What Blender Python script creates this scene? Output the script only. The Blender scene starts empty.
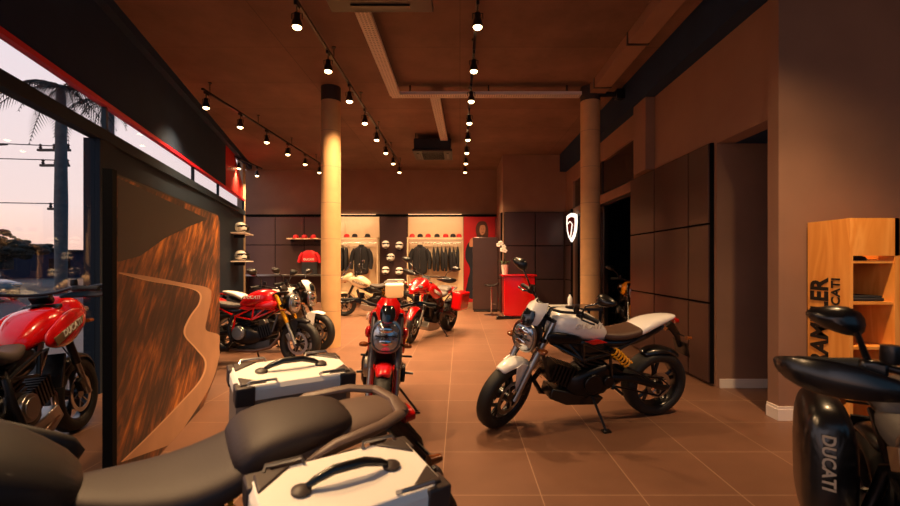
import bpy, math, random
from mathutils import Vector, Matrix, Euler
random.seed(7)
S = bpy.context.scene
COL = S.collection
PI = math.pi
R = math.radians
V = Vector

# ------------------------------------------------------------------ camera
cd = bpy.data.cameras.new('camera'); cam = bpy.data.objects.new('camera', cd); COL.objects.link(cam)
cam.location = (0, 0, 1.42); cam.rotation_euler = (R(90), 0, 0)
cd.sensor_width = 36; cd.lens = 440 / 900 * 36
cd.shift_x = -10 / 900; cd.shift_y = 9 / 900
cd.clip_start = 0.02; cd.clip_end = 500
cd.dof.use_dof = True; cd.dof.focus_distance = 6.0; cd.dof.aperture_fstop = 3.2
S.camera = cam
# ------------------------------------------------------------------ colour management
S.view_settings.view_transform = 'Standard'; S.view_settings.look = 'None'
S.view_settings.exposure = 0.0; S.view_settings.gamma = 1; S.view_settings.use_curve_mapping = False
# ------------------------------------------------------------------ world: dusk sky, glowing pink towards the street on the left
w = bpy.data.worlds.new('dusk'); S.world = w; w.use_nodes = True
nt = w.node_tree; nt.nodes.clear()
def N(t, tree=None, **k):
    n = (tree or nt).nodes.new(t)
    for a, b in k.items(): setattr(n, a, b)
    return n
tc = N('ShaderNodeTexCoord'); sep = N('ShaderNodeSeparateXYZ'); nt.links.new(tc.outputs['Generated'], sep.inputs[0])
rz = N('ShaderNodeValToRGB'); nt.links.new(sep.outputs['Z'], rz.inputs[0])
e = rz.color_ramp.elements
e[0].position = 0.0; e[0].color = (1.15, .66, .50, 1)
e[1].position = .75; e[1].color = (.30, .38, .55, 1)
q = e.new(.10); q.color = (1.12, .84, .78, 1)
q = e.new(.38); q.color = (.98, .84, .90, 1)
mr = N('ShaderNodeMapRange'); mr.inputs['From Min'].default_value = .05; mr.inputs['From Max'].default_value = -.62
mr.inputs['To Min'].default_value = 0; mr.inputs['To Max'].default_value = 1; mr.interpolation_type = 'SMOOTHSTEP'
nt.links.new(sep.outputs['X'], mr.inputs['Value'])
mx = N('ShaderNodeMix', data_type='RGBA'); nt.links.new(mr.outputs[0], mx.inputs['Factor'])
mx.inputs['A'].default_value = (.085, .19, .30, 1); nt.links.new(rz.outputs[0], mx.inputs['B'])
bg = N('ShaderNodeBackground'); bg.inputs['Strength'].default_value = 1.1
nt.links.new(mx.outputs['Result'], bg.inputs['Color'])
wo = N('ShaderNodeOutputWorld'); nt.links.new(bg.outputs[0], wo.inputs[0])
SPOT_W = 265.0        # one track spotlight
SPOT_C = (1.0, .60, .285)

# ------------------------------------------------------------------ materials
def lin(c): return tuple(((x / 255) / 12.92 if x / 255 <= .04045 else ((x / 255 + .055) / 1.055) ** 2.4) for x in c)
MATS = {}
def mat(name, rgb, rough=.5, metal=0, coat=0, var=0, scale=8, bump=0, emit=0, spec=None):
    if name in MATS: return MATS[name]
    m = bpy.data.materials.new(name); m.use_nodes = True; t = m.node_tree; b = t.nodes['Principled BSDF']
    c = lin(rgb); b.inputs['Base Color'].default_value = (*c, 1)
    b.inputs['Roughness'].default_value = rough; b.inputs['Metallic'].default_value = metal
    b.inputs['Coat Weight'].default_value = coat; b.inputs['Coat Roughness'].default_value = .08
    if spec is not None: b.inputs['Specular IOR Level'].default_value = spec
    if emit:
        b.inputs['Emission Color'].default_value = (*c, 1); b.inputs['Emission Strength'].default_value = emit
    if var or bump:
        tcn = N('ShaderNodeTexCoord', t); no = N('ShaderNodeTexNoise', t); no.inputs['Scale'].default_value = scale
        no.inputs['Detail'].default_value = 5
        t.links.new(tcn.outputs['Object'], no.inputs['Vector'])
        if var:
            r = N('ShaderNodeValToRGB', t); t.links.new(no.outputs['Fac'], r.inputs[0])
            r.color_ramp.elements[0].position = .3; r.color_ramp.elements[1].position = .7
            r.color_ramp.elements[0].color = (*[x * (1 - var) for x in c], 1)
            r.color_ramp.elements[1].color = (*[min(1, x * (1 + var)) for x in c], 1)
            t.links.new(r.outputs[0], b.inputs['Base Color'])
        if bump:
            bp = N('ShaderNodeBump', t); bp.inputs['Strength'].default_value = bump; bp.inputs['Distance'].default_value = .01
            t.links.new(no.outputs['Fac'], bp.inputs['Height']); t.links.new(bp.outputs[0], b.inputs['Normal'])
    MATS[name] = m; return m

def glass_mat(name, tint, gloss):
    m = bpy.data.materials.new(name); m.use_nodes = True; t = m.node_tree; t.nodes.clear()
    tr = N('ShaderNodeBsdfTransparent', t); tr.inputs[0].default_value = (*tint, 1)
    gl = N('ShaderNodeBsdfGlossy', t); gl.inputs['Roughness'].default_value = .02
    mi = N('ShaderNodeMixShader', t); mi.inputs[0].default_value = gloss
    o = N('ShaderNodeOutputMaterial', t)
    t.links.new(tr.outputs[0], mi.inputs[1]); t.links.new(gl.outputs[0], mi.inputs[2]); t.links.new(mi.outputs[0], o.inputs[0])
    MATS[name] = m; return m

def tile_mat():
    m = bpy.data.materials.new('floor_tiles'); m.use_nodes = True; t = m.node_tree; b = t.nodes['Principled BSDF']
    g = N('ShaderNodeNewGeometry', t); mp = N('ShaderNodeMapping', t); t.links.new(g.outputs['Position'], mp.inputs[0])
    mp.inputs['Location'].default_value = (.116, -2.68 + .61 * 10, 0)
    br = N('ShaderNodeTexBrick', t); t.links.new(mp.outputs[0], br.inputs[0])
    br.offset = 0; br.inputs['Scale'].default_value = 1; br.inputs['Brick Width'].default_value = .61; br.inputs['Row Height'].default_value = .61
    br.inputs['Mortar Size'].default_value = .0035; br.inputs['Mortar Smooth'].default_value = .2; br.inputs['Bias'].default_value = 0
    br.inputs['Color1'].default_value = (*lin((110, 78, 61)), 1); br.inputs['Color2'].default_value = (*lin((117, 83, 65)), 1)
    br.inputs['Mortar'].default_value = (*lin((158, 126, 102)), 1)
    no = N('ShaderNodeTexNoise', t); no.inputs['Scale'].default_value = 3; no.inputs['Detail'].default_value = 6
    t.links.new(g.outputs['Position'], no.inputs['Vector'])
    mm = N('ShaderNodeMix', t, data_type='RGBA', blend_type='MULTIPLY'); mm.inputs['Factor'].default_value = .35
    rr = N('ShaderNodeValToRGB', t); rr.color_ramp.elements[0].position = .3; rr.color_ramp.elements[1].position = .7
    rr.color_ramp.elements[0].color = (.6, .6, .6, 1); t.links.new(no.outputs['Fac'], rr.inputs[0])
    t.links.new(br.outputs['Color'], mm.inputs['A']); t.links.new(rr.outputs[0], mm.inputs['B'])
    t.links.new(mm.outputs['Result'], b.inputs['Base Color'])
    b.inputs['Roughness'].default_value = .42; b.inputs['Specular IOR Level'].default_value = .35
    MATS['floor_tiles'] = m; return m

def wood_mat(name, c1, c2, scale=1.0, rough=.5):
    m = bpy.data.materials.new(name); m.use_nodes = True; t = m.node_tree; b = t.nodes['Principled BSDF']
    tcn = N('ShaderNodeTexCoord', t); mp = N('ShaderNodeMapping', t); t.links.new(tcn.outputs['Object'], mp.inputs[0])
    mp.inputs['Scale'].default_value = (3 * scale, 3 * scale, .55 * scale)
    no = N('ShaderNodeTexNoise', t); no.inputs['Scale'].default_value = 1.6; no.inputs['Detail'].default_value = 3; no.inputs['Distortion'].default_value = .8
    t.links.new(mp.outputs[0], no.inputs['Vector'])
    mu = N('ShaderNodeMath', t, operation='MULTIPLY'); mu.inputs[1].default_value = 9; t.links.new(no.outputs['Fac'], mu.inputs[0])
    fr = N('ShaderNodeMath', t, operation='PINGPONG'); fr.inputs[1].default_value = 1; t.links.new(mu.outputs[0], fr.inputs[0])
    r = N('ShaderNodeValToRGB', t); t.links.new(fr.outputs[0], r.inputs[0])
    r.color_ramp.elements[0].color = (*lin(c1), 1); r.color_ramp.elements[1].color = (*lin(c2), 1)
    t.links.new(r.outputs[0], b.inputs['Base Color']); b.inputs['Roughness'].default_value = rough
    MATS[name] = m; return m

def concrete_mat(name, rgb, panel=(2.4, 1.2), rough=.8):
    m = bpy.data.materials.new(name); m.use_nodes = True; t = m.node_tree; b = t.nodes['Principled BSDF']
    g = N('ShaderNodeNewGeometry', t); c = lin(rgb)
    br = N('ShaderNodeTexBrick', t); t.links.new(g.outputs['Position'], br.inputs[0])
    br.offset = 0; br.inputs['Scale'].default_value = 1; br.inputs['Brick Width'].default_value = panel[0]; br.inputs['Row Height'].default_value = panel[1]
    br.inputs['Mortar Size'].default_value = .006
    br.inputs['Color1'].default_value = (*c, 1); br.inputs['Color2'].default_value = (*[x * .78 for x in c], 1); br.inputs['Mortar'].default_value = (*[x * .5 for x in c], 1)
    no = N('ShaderNodeTexNoise', t); no.inputs['Scale'].default_value = 1.3; no.inputs['Detail'].default_value = 8; no.inputs['Roughness'].default_value = .65
    t.links.new(g.outputs['Position'], no.inputs['Vector'])
    rr = N('ShaderNodeValToRGB', t); rr.color_ramp.elements[0].position = .35; rr.color_ramp.elements[1].position = .68
    rr.color_ramp.elements[0].color = (.55, .55, .55, 1); t.links.new(no.outputs['Fac'], rr.inputs[0])
    mm = N('ShaderNodeMix', t, data_type='RGBA', blend_type='MULTIPLY'); mm.inputs['Factor'].default_value = .8
    t.links.new(br.outputs['Color'], mm.inputs['A']); t.links.new(rr.outputs[0], mm.inputs['B'])
    t.links.new(mm.outputs['Result'], b.inputs['Base Color']); b.inputs['Roughness'].default_value = rough
    MATS[name] = m; return m

def hill_mat():                                   # printed hillside photograph: dry grass slopes
    m = bpy.data.materials.new('printed_hillside'); m.use_nodes = True; t = m.node_tree; b = t.nodes['Principled BSDF']
    tcn = N('ShaderNodeTexCoord', t); mp = N('ShaderNodeMapping', t); t.links.new(tcn.outputs['Object'], mp.inputs[0])
    mp.vector_type = 'TEXTURE'; mp.inputs['Rotation'].default_value = (0, R(-48), 0); mp.inputs['Scale'].default_value = (1.0, 1, .22)
    no = N('ShaderNodeTexNoise', t); no.inputs['Scale'].default_value = 3.6; no.inputs['Detail'].default_value = 9; no.inputs['Roughness'].default_value = .62; no.inputs['Distortion'].default_value = .5
    t.links.new(mp.outputs[0], no.inputs['Vector'])
    no2 = N('ShaderNodeTexNoise', t); no2.inputs['Scale'].default_value = 1.6; no2.inputs['Detail'].default_value = 2; t.links.new(tcn.outputs['Object'], no2.inputs['Vector'])
    ad = N('ShaderNodeMath', t, operation='ADD'); t.links.new(no.outputs['Fac'], ad.inputs[0]); t.links.new(no2.outputs['Fac'], ad.inputs[1])
    hf = N('ShaderNodeMath', t, operation='MULTIPLY'); hf.inputs[1].default_value = .5; t.links.new(ad.outputs[0], hf.inputs[0])
    r = N('ShaderNodeValToRGB', t); t.links.new(hf.outputs[0], r.inputs[0]); el = r.color_ramp.elements
    el[0].position = .40; el[0].color = (*lin((36, 28, 26)), 1); el[1].position = .66; el[1].color = (*lin((222, 138, 58)), 1)
    x = el.new(.49); x.color = (*lin((74, 48, 36)), 1); x = el.new(.56); x.color = (*lin((132, 76, 38)), 1)
    t.links.new(r.outputs[0], b.inputs['Base Color']); b.inputs['Roughness'].default_value = .55
    MATS['printed_hillside'] = m; return m

black = mat('black_plastic', (24, 24, 27), .42)
satin = mat('satin_black', (16, 16, 18), .28, coat=.3)
rubber = mat('tyre_rubber', (13, 13, 14), .62, bump=.15, scale=60)
seatm = mat('seat_vinyl', (72, 66, 64), .55, bump=.05, scale=120)
seatd = mat('dark_grey_seat_vinyl', (44, 31, 29), .6, bump=.05, scale=120)
seatb = mat('brown_seat_vinyl', (82, 58, 46), .5, bump=.05, scale=120)
darkmetal = mat('dark_metal', (46, 45, 47), .35, .9)
alu = mat('aluminium', (170, 168, 165), .3, 1)
chrome = mat('chrome', (215, 215, 215), .08, 1)
redp = mat('red_paint', (205, 10, 12), .22, coat=1)
whitep = mat('white_paint', (246, 244, 240), .25, coat=.8)
gold = mat('gold_fork', (216, 150, 30), .28, .8)
yellowp = mat('yellow_paint', (235, 150, 10), .3, coat=.6)
springm = mat('yellow_spring', (240, 165, 20), .4)
lensm = mat('lamp_lens', (175, 184, 194), .10, .8, coat=1)
redlens = mat('red_lens', (180, 12, 10), .15, coat=1)
amber = mat('amber_lens', (120, 62, 24), .2, coat=.5)
smoke = mat('smoked_screen', (22, 26, 30), .1, coat=1)
mirr = mat('mirror_glass', (225, 225, 225), .03, 1)
floorm = tile_mat()
ceilm = concrete_mat('ceiling_concrete', (128, 94, 77))
plaster = mat('painted_plaster', (138, 103, 82), .8, var=.08, scale=2)
navy = mat('dark_painted_soffit', (36, 52, 76), .75, var=.1, scale=2, spec=.15)
colm = mat('column_concrete', (200, 156, 108), .75, var=.08, scale=5)
cab = mat('dark_cabinet_laminate', (88, 66, 62), .32, .55, var=.06, scale=2)
cabw = mat('dark_wall_panel', (26, 38, 52), .55, spec=.2)
gap = mat('shadow_gap', (8, 8, 9), .8, spec=.1)
beige = mat('beige_panel', (222, 196, 160), .6)
redwall = mat('red_wall', (196, 16, 24), .5)
whitetrim = mat('white_trim', (225, 215, 205), .5)
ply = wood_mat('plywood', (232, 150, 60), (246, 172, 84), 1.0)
plyshade = wood_mat('plywood_shaded', (196, 124, 66), (214, 142, 80), 1.0)  # darker plywood copy: shade inside the shelf put into the colour
traym = mat('perforated_tray_metal', (232, 218, 204), .5, .1)
acm = mat('air_unit_plastic', (20, 20, 21), .5)
glassm = glass_mat('street_glass', (.93, .95, .96), .06)
dglass = mat('black_glass', (14, 16, 20), .1, coat=.5)
hill = hill_mat()
cloth = mat('dark_cloth', (24, 24, 30), .85)
helmetw = mat('white_helmet_shell', (235, 230, 222), .25, coat=.6)
skin = mat('printed_skin', (206, 140, 104), .6)
hair = mat('printed_hair', (88, 46, 32), .6)
navycloth = mat('printed_navy_cloth', (26, 28, 46), .7)
leaf = mat('leaf_green', (44, 66, 30), .55)
foliage = mat('dusk_foliage', (26, 38, 36), .9)
trunkm = mat('palm_trunk', (96, 98, 100), .9, var=.2, scale=6)
asphalt = mat('asphalt', (60, 66, 72), .8, var=.1, scale=1)
fillglow = mat('fill_strip_glow', (255, 205, 150), .5, emit=1.2)  # glow of the strips added to the wardrobes for brightness
glow = mat('bulb_glow', (255, 214, 150), .5, emit=14)
shieldglow = mat('lit_white_acrylic', (255, 246, 225), .5, emit=1.6)
caselid = mat('pannier_lid_white', (246, 240, 230), .38, 0)
caseside = mat('pannier_shell', (150, 140, 128), .4, .5)
railm = mat('brown_rail', (92, 72, 62), .5)
casecap = mat('pannier_corner', (58, 46, 42), .5)
beigecase = mat('beige_case', (196, 172, 140), .45)
roadm = mat('printed_road', (176, 132, 100), .6, var=.1, scale=3)
roadline = mat('printed_verge', (214, 168, 128), .6)
skyprint = mat('printed_dark_sky', (34, 34, 38), .5)
letter = mat('letter_black', (18, 15, 14), .5)
letterw = mat('letter_white', (225, 220, 212), .45)
letterg = mat('letter_grey', (150, 140, 130), .45)
goldpanel = mat('bronze_panel', (128, 100, 70), .4, .4)

# ------------------------------------------------------------------ mesh builder
class MB:
    def __init__(s, M=None): s.v = []; s.f = []; s.M = M or Matrix()
    def add(s, vs, fs):
        o = len(s.v); s.v += [s.M @ V(p) for p in vs]; s.f += [[i + o for i in f] for f in fs]; return s
    def box(s, c, d, rot=None):
        x, y, z = [k / 2 for k in d]; m = rot.to_matrix() if isinstance(rot, Euler) else (rot or Matrix.Identity(3))
        vs = [V(c) + m @ V((a * x, b * y, q * z)) for a in (-1, 1) for b in (-1, 1) for q in (-1, 1)]
        return s.add(vs, [(0, 1, 3, 2), (4, 6, 7, 5), (0, 4, 5, 1), (2, 3, 7, 6), (0, 2, 6, 4), (1, 5, 7, 3)])
    def b2(s, a, b): return s.box([(p + q) / 2 for p, q in zip(a, b)], [abs(q - p) for p, q in zip(a, b)])
    def loft(s, rings, cap=True, closed=False):
        n = len(rings[0]); vs = [p for r in rings for p in r]; fs = []
        m = len(rings); rng = m if closed else m - 1
        for i in range(rng):
            a = i * n; b = ((i + 1) % m) * n
            for j in range(n): k = (j + 1) % n; fs.append((a + j, a + k, b + k, b + j))
        if cap and not closed: fs.append(tuple(range(n - 1, -1, -1))); fs.append(tuple((m - 1) * n + j for j in range(n)))
        return s.add(vs, fs)
    def tube(s, pts, r, n=8, closed=False, flat=1.0):
        pts = [V(p) for p in pts]; m = len(pts); rs = r if isinstance(r, (list, tuple)) else [r] * m; rings = []; u = None
        for i, p in enumerate(pts):
            if closed: t = (pts[(i + 1) % m] - pts[i - 1]).normalized()
            else: t = (pts[min(i + 1, m - 1)] - pts[max(i - 1, 0)]).normalized()
            if u is None: u = t.orthogonal() if abs(t.z) > .95 else V((0, 0, 1)).cross(t)
            u = (u - t * u.dot(t)).normalized(); w_ = t.cross(u)
            rings.append([p + u * math.cos(2 * PI * k / n) * rs[i] + w_ * math.sin(2 * PI * k / n) * rs[i] * flat for k in range(n)])
        return s.loft(rings, closed=closed)
    def lathe(s, prof, o, ax, n=24, closed=False):
        ax = V(ax).normalized(); u = ax.orthogonal().normalized(); w_ = ax.cross(u); o = V(o)
        rings = [[o + ax * h + (u * math.cos(2 * PI * k / n) + w_ * math.sin(2 * PI * k / n)) * max(r, .0004) for k in range(n)] for r, h in prof]
        return s.loft(rings, cap=not closed, closed=closed)
    def cyl(s, a, b, r, n=16, r1=None):
        a = V(a); b = V(b); return s.lathe([(r, 0), (r if r1 is None else r1, (b - a).length)], a, b - a, n)
    def prism(s, out, f, d):                        # outline (u,v) -> f(u,v,0) and f(u,v,d)
        n = len(out); a = [V(f(u, v, 0)) for u, v in out]; b = [V(f(u, v, d)) for u, v in out]
        return s.add(a + b, [tuple(range(n - 1, -1, -1)), tuple(range(n, 2 * n))] + [(j, (j + 1) % n, n + (j + 1) % n, n + j) for j in range(n)])
    def ell(s, c, r, n=16, m=10):
        rings = []
        for i in range(m + 1):
            a = -PI / 2 + PI * i / m; rr = max(math.cos(a), .003)
            rings.append([V(c) + V((r[0] * rr * math.cos(2 * PI * k / n), r[1] * rr * math.sin(2 * PI * k / n), r[2] * math.sin(a))) for k in range(n)])
        return s.loft(rings)
    def body(s, secs, e=2.4, n=24, y0=0):            # sections (x, zc, half width, half height [, top flatten])
        rings = []
        for sec in secs:
            x, zc, hw, hh = sec[:4]; ex = sec[4] if len(sec) > 4 else e
            yy = sec[5] if len(sec) > 5 else y0
            ring = []
            for k in range(n):
                a = 2 * PI * k / n; c, q = math.cos(a), math.sin(a)
                ring.append(V((x, yy + hw * math.copysign(abs(c) ** (2 / ex), c), zc + hh * math.copysign(abs(q) ** (2 / ex), q))))
            rings.append(ring)
        return s.loft(rings)
    def build(s, name, m, parent=None, smooth=True, bevel=0, sub=0, ang=38, label=None):
        me = bpy.data.meshes.new(name); me.from_pydata([tuple(v) for v in s.v], [], s.f); me.update()
        import bmesh
        b = bmesh.new(); b.from_mesh(me); bmesh.ops.recalc_face_normals(b, faces=b.faces); b.to_mesh(me); b.free()
        me.materials.append(m)
        if smooth:
            me.polygons.foreach_set('use_smooth', [True] * len(me.polygons))
            if not sub: me.set_sharp_from_angle(angle=R(ang))
        o = bpy.data.objects.new(name, me); COL.objects.link(o)
        if parent: o.parent = parent
        if bevel:
            k = o.modifiers.new('bevel', 'BEVEL'); k.width = bevel; k.segments = 2; k.limit_method = 'ANGLE'; k.angle_limit = R(40)
        if sub:
            k = o.modifiers.new('smooth', 'SUBSURF'); k.levels = sub; k.render_levels = sub
        if label: o['label'] = label
        return o

def empty(name, label, cat, loc=(0, 0, 0), rz=0, group=None, rx=0):
    o = bpy.data.objects.new(name, None); COL.objects.link(o); o.empty_display_size = .1
    o.location = loc; o.rotation_euler = (rx, 0, rz); o['label'] = label; o['category'] = cat
    if group: o['group'] = group
    return o
def tag(o, label, cat, group=None, kind=None):
    o['label'] = label; o['category'] = cat
    if group: o['group'] = group
    if kind: o['kind'] = kind
    return o
def struct(o): o['kind'] = 'structure'; return o
def copy_tree(o, parent=None):
    c = o.copy(); COL.objects.link(c)
    if parent: c.parent = parent
    for ch in list(o.children): copy_tree(ch, c)
    return c
def text(name, s, size, M, m, parent=None, bold=.0, depth=.002, sx=1.0, shear=0.0, label=None):
    cu = bpy.data.curves.new(name, 'FONT'); cu.body = s; cu.size = size; cu.extrude = depth; cu.offset = bold * size
    cu.align_x = 'CENTER'; cu.align_y = 'CENTER'; cu.shear = shear; cu.resolution_u = 3
    t = bpy.data.objects.new(name + '_curve', cu); COL.objects.link(t)
    dg = bpy.context.evaluated_depsgraph_get(); me = bpy.data.meshes.new_from_object(t.evaluated_get(dg))
    bpy.data.objects.remove(t); me.transform(M @ Matrix.Diagonal((sx, 1, 1, 1))); me.name = name
    me.materials.clear(); me.materials.append(m)
    o = bpy.data.objects.new(name, me); COL.objects.link(o)
    if parent: o.parent = parent
    if label: o['label'] = label
    return o
def frame_mat(o, xd, yd):                           # matrix whose local x,y run along xd, yd
    x = V(xd).normalized(); z = x.cross(V(yd)).normalized(); y = z.cross(x)
    return Matrix.Translation(V(o)) @ Matrix((x, y, z)).transposed().to_4x4()

# ------------------------------------------------------------------ room shell
CZ = 4.35
def fx(y): return -2.5575 - .289 * y               # street facade line (inner face)
FD = V((-.289, 1, 0)).normalized(); FN = V((1, .289, 0)).normalized()   # along, into the room
def fac(y, inn=0, z=0):
    p = V((fx(y), y, z)) + FN * inn; return p
m = MB(); m.b2((-9, -3.5, -.12), (6, 16, 0)); struct(m.build('floor', floorm, smooth=False))
m = MB(); m.prism([(fx(-2.2) - .2, -2.2), (6, -2.2), (6, 16), (fx(16) - .2, 16)], lambda u, v, d: (u, v, CZ + d), .2); struct(m.build('ceiling', ceilm, smooth=False))
YB = 14.0
m = MB(); m.b2((-6.9, YB + .03, 0), (1.17, YB + .25, CZ)); struct(m.build('wall_back', plaster, smooth=False))
# reception block wall (closer than the back wall)
m = MB(); m.b2((1.17, 12.03, 0), (2.9, YB + .03, CZ)); struct(m.build('wall_reception', plaster, smooth=False))
# right wall with the glazed opening, the niche and the pilaster
WX = 2.9
m = MB(); m.b2((WX, 4.05, 2.76), (WX + .2, 5.0, CZ)).b2((WX, 5.0, 0), (WX + .2, 7.35, CZ)).b2((WX, 7.35, 3.5), (WX + .2, 12.2, CZ)).b2((WX, 11.3, 0), (WX + .2, 12.2, 3.5)).b2((WX, 7.35, 2.62), (WX + .2, 11.3, 2.79))
struct(m.build('wall_right', plaster, smooth=False))
m = MB(); m.b2((WX - .14, 6.55, 2.8), (WX, 7.0, CZ)); struct(m.build('trim_1', plaster, smooth=False))
m = MB(); m.b2((2.72, 2.0, 3.88), (WX, 12.0, CZ)); struct(m.build('trim_2', navy, smooth=False))
m = MB(); m.b2((WX + .001, 4.97, 0), (5.4, 4.998, 2.759)); struct(m.build('wall_niche', plaster, smooth=False))
m = MB(); m.b2((WX + .2, 4.1, 2.76), (5.4, 5.1, 2.9)); struct(m.build('trim_3', navy, smooth=False))
m = MB(); m.b2((2.86, 3.95, 0), (5.6, 4.09, CZ)); struct(m.build('wall_partition', plaster, smooth=False))
m = MB(); m.b2((5.5, -2.2, 0), (5.7, 4.0, CZ)); struct(m.build('wall_near_right', plaster, smooth=False))
m = MB(); m.b2((2.843, 3.933, 0), (5.5, 3.95, .1)).b2((2.843, 3.95, 0), (2.86, 4.09, .1)).b2((2.849, 3.939, .1), (5.5, 3.95, .125)).b2((2.849, 3.95, .1), (2.86, 4.09, .125))
struct(m.build('baseboard_right', whitetrim, smooth=False))
m = MB(); m.b2((2.93, 4.953, 0), (5.4, 4.97, .1)); struct(m.build('baseboard_niche', whitetrim, smooth=False))
# adjoining dark room behind the glazed opening on the right
m = MB(); m.b2((4.8, 7.2, 0), (4.9, 12.2, CZ)).b2((WX + .2, 7.2, 0), (4.9, 7.3, CZ)).b2((WX + .2, 12.1, 0), (4.9, 12.2, CZ)); struct(m.build('wall_far_right', navy, smooth=False))
t = struct(MB().b2((WX + .06, 7.35, 2.79), (WX + .075, 11.3, 3.5)).build('window_1', dglass, smooth=False))
MB().b2((WX + .04, 7.35, 2.79), (WX + .1, 11.3, 2.83)).b2((WX + .04, 9.1, 2.83), (WX + .1, 9.15, 3.5)).build('window_frame', satin, t, smooth=False)
# glazed doors below: left leaf closed, right leaf slid open
t = struct(MB().b2((WX + .06, 9.0, 0), (WX + .075, 11.3, 2.62)).build('door_1', dglass, smooth=False))
MB().b2((WX + .03, 8.94, 0), (WX + .11, 9.02, 2.62)).b2((WX + .03, 10.1, 0), (WX + .11, 10.16, 2.62)).b2((WX + .03, 7.35, 2.56), (WX + .11, 11.3, 2.62)).build('door_frame', satin, t, smooth=False)
# street facade: transom, glass panes, dark spandrel and dark wall panelling
def fbox(m, y0, y1, z0, z1, a, b):
    m.add([fac(y, i, z) for y in (y0, y1) for i in (a, b) for z in (z0, z1)], [(0, 1, 3, 2), (4, 6, 7, 5), (0, 4, 5, 1), (2, 3, 7, 6), (0, 2, 6, 4), (1, 5, 7, 3)]); return m
struct(fbox(MB(), -1.5, 10.5, 3.205, CZ, -.08, .0).build('wall_street', navy, smooth=False))
struct(fbox(MB(), -1.5, 12.55, 3.15, 3.20, -.02, .05).build('trim_4', mat('red_trim', (214, 26, 50), .4), smooth=False))
struct(fbox(MB(), -1.5, 12.55, 2.75, 2.875, -.05, .06).build('trim_5', cabw, smooth=False))
t = struct(fbox(MB(), -1.5, 12.5, 2.875, 3.15, .0, .008).build('window_2', glassm, smooth=False))
fr = MB()
for y in (2.0, 4.9, 8.0, 9.75, 12.5): fbox(fr, y, y + .03, 2.875, 3.15, -.02, .03)
fr.build('window_frame', satin, t, smooth=False)
t = struct(fbox(MB(), -1.5, 4.72, .06, 2.75, .0, .008).build('window_3', glassm, smooth=False))
fr = MB(); fbox(fr, 1.9, 1.95, 0, 2.75, -.03, .04); fbox(fr, -1.5, 4.5, 0, .06, -.04, .05)
fr.build('window_frame', cabw, t, smooth=False)
m = MB(); fbox(m, 4.72, 5.05, 0, 2.75, -.1, .05); struct(m.build('trim_6', cabw, smooth=False))
m = MB(); fbox(m, 5.05, 12.5, 0, 2.75, -.1, .02); struct(m.build('wall_left', cabw, smooth=False))
for k in range(5): pass
m = MB(); A_ = [fac(y, i, z) for i in (-.06, -.01) for (y, z) in ((10.5, 3.205), (12.5, 3.205), (12.5, 3.62), (11.3, CZ), (10.5, CZ))]
m.add(A_, [(0, 1, 2, 3, 4), (9, 8, 7, 6, 5)] + [(k, (k + 1) % 5, 5 + (k + 1) % 5, 5 + k) for k in range(5)]); struct(m.build('trim_11', mat('red_panel', (190, 24, 22), .5), smooth=False))
# corner post and end wall at the far left
m = MB(); m.b2((-6.33, 12.5, 0), (-6.17, 12.66, 4.35)); struct(m.build('trim_7', mat('pale_post', (150, 128, 104), .6), smooth=False))
# ceiling beam over the columns' far row, conduit
m = MB(); m.add([fac(y, i, z) for y in (-1.5, 13.3) for i in (.0, .1) for z in (4.22, CZ)], [(0, 1, 3, 2), (4, 6, 7, 5), (0, 4, 5, 1), (2, 3, 7, 6), (0, 2, 6, 4), (1, 5, 7, 3)]); struct(m.build('trim_8', navy, smooth=False))

# columns
def column(x, y, label):
    t = empty('column', label, 'column', (x, y, 0))
    m = MB()
    m.lathe([(.16, 0), (.16, 4.12)], (0, 0, 0), (0, 0, 1), 40)
    s_ = m.build('shaft', colm, t)
    MB().lathe([(.163, 0), (.163, .24)], (0, 0, 4.11), (0, 0, 1), 40).build('capital', mat('column_top_band', (60, 48, 42), .7), t)
    for z in (.6, 1.2, 1.8, 2.4, 3.0, 3.6):
        MB().lathe([(.1605, 0), (.1605, .006)], (0, 0, z), (0, 0, 1), 40).build('joint_ring', mat('column_joint', (140, 112, 88), .7), t)
    return t
column(-2.17, 7.4, 'round concrete column beside the parked red and white bikes, left of the aisle')
column(2.19, 7.4, 'round concrete column behind the white motorcycle, right of the aisle')

# ------------------------------------------------------------------ ceiling services
def tray(label, a, b, wd, z, zt):
    a = V(a); b = V(b); d = (b - a); L = d.length; t = empty('cable_tray', label, 'cable tray', (a.x, a.y, z), math.atan2(d.y, d.x))
    m = MB(); m.b2((0, -wd / 2, 0), (L, -wd / 2 + .004, .05)).b2((0, wd / 2 - .004, 0), (L, wd / 2, .05)); m.build('side_rail', traym, t, smooth=False)
    m = MB(); k = 0; x = 0
    while x < L - .03:                               # rungs between the slots of the perforated base
        m.b2((x, -wd / 2, 0), (x + .022, wd / 2, .004)); x += .04
    for j in range(4): yy = -wd / 2 + wd * (j + .5) / 4; m.b2((0, yy - .008, 0), (L, yy + .008, .0045))
    m.build('base', traym, t, smooth=False)
    MB().b2((0, -wd * .3, .006), (L, wd * .3, .03)).build('cable_bundle', black, t, smooth=False)
    m = MB(); x = .3
    while x < L: m.b2((x, -.012, .04), (x + .025, .012, zt)); x += 1.3
    m.build('hanger', satin, t, smooth=False)
    return t
tray('perforated cable tray running back from the near air unit', (-1.06, 4.6), (-1.06, 7.2), .17, 4.13, .22)
tray('long perforated cable tray crossing the ceiling between the columns', (-1.14, 7.3), (2.0, 7.3), .17, 4.17, .18)
tray('perforated cable tray leading to the far air unit', (-.42, 7.4), (-.36, 10.1), .17, 4.17, .18)
t = empty('ceiling_duct', 'pale rectangular duct running forward above the right column', 'duct', (2.27, 1.0, 4.2))
MB().b2((-.13, 0, 0), (.13, 6.6, .149)).build('duct_body', plaster, t, smooth=False, bevel=.006)
m = MB()
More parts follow.
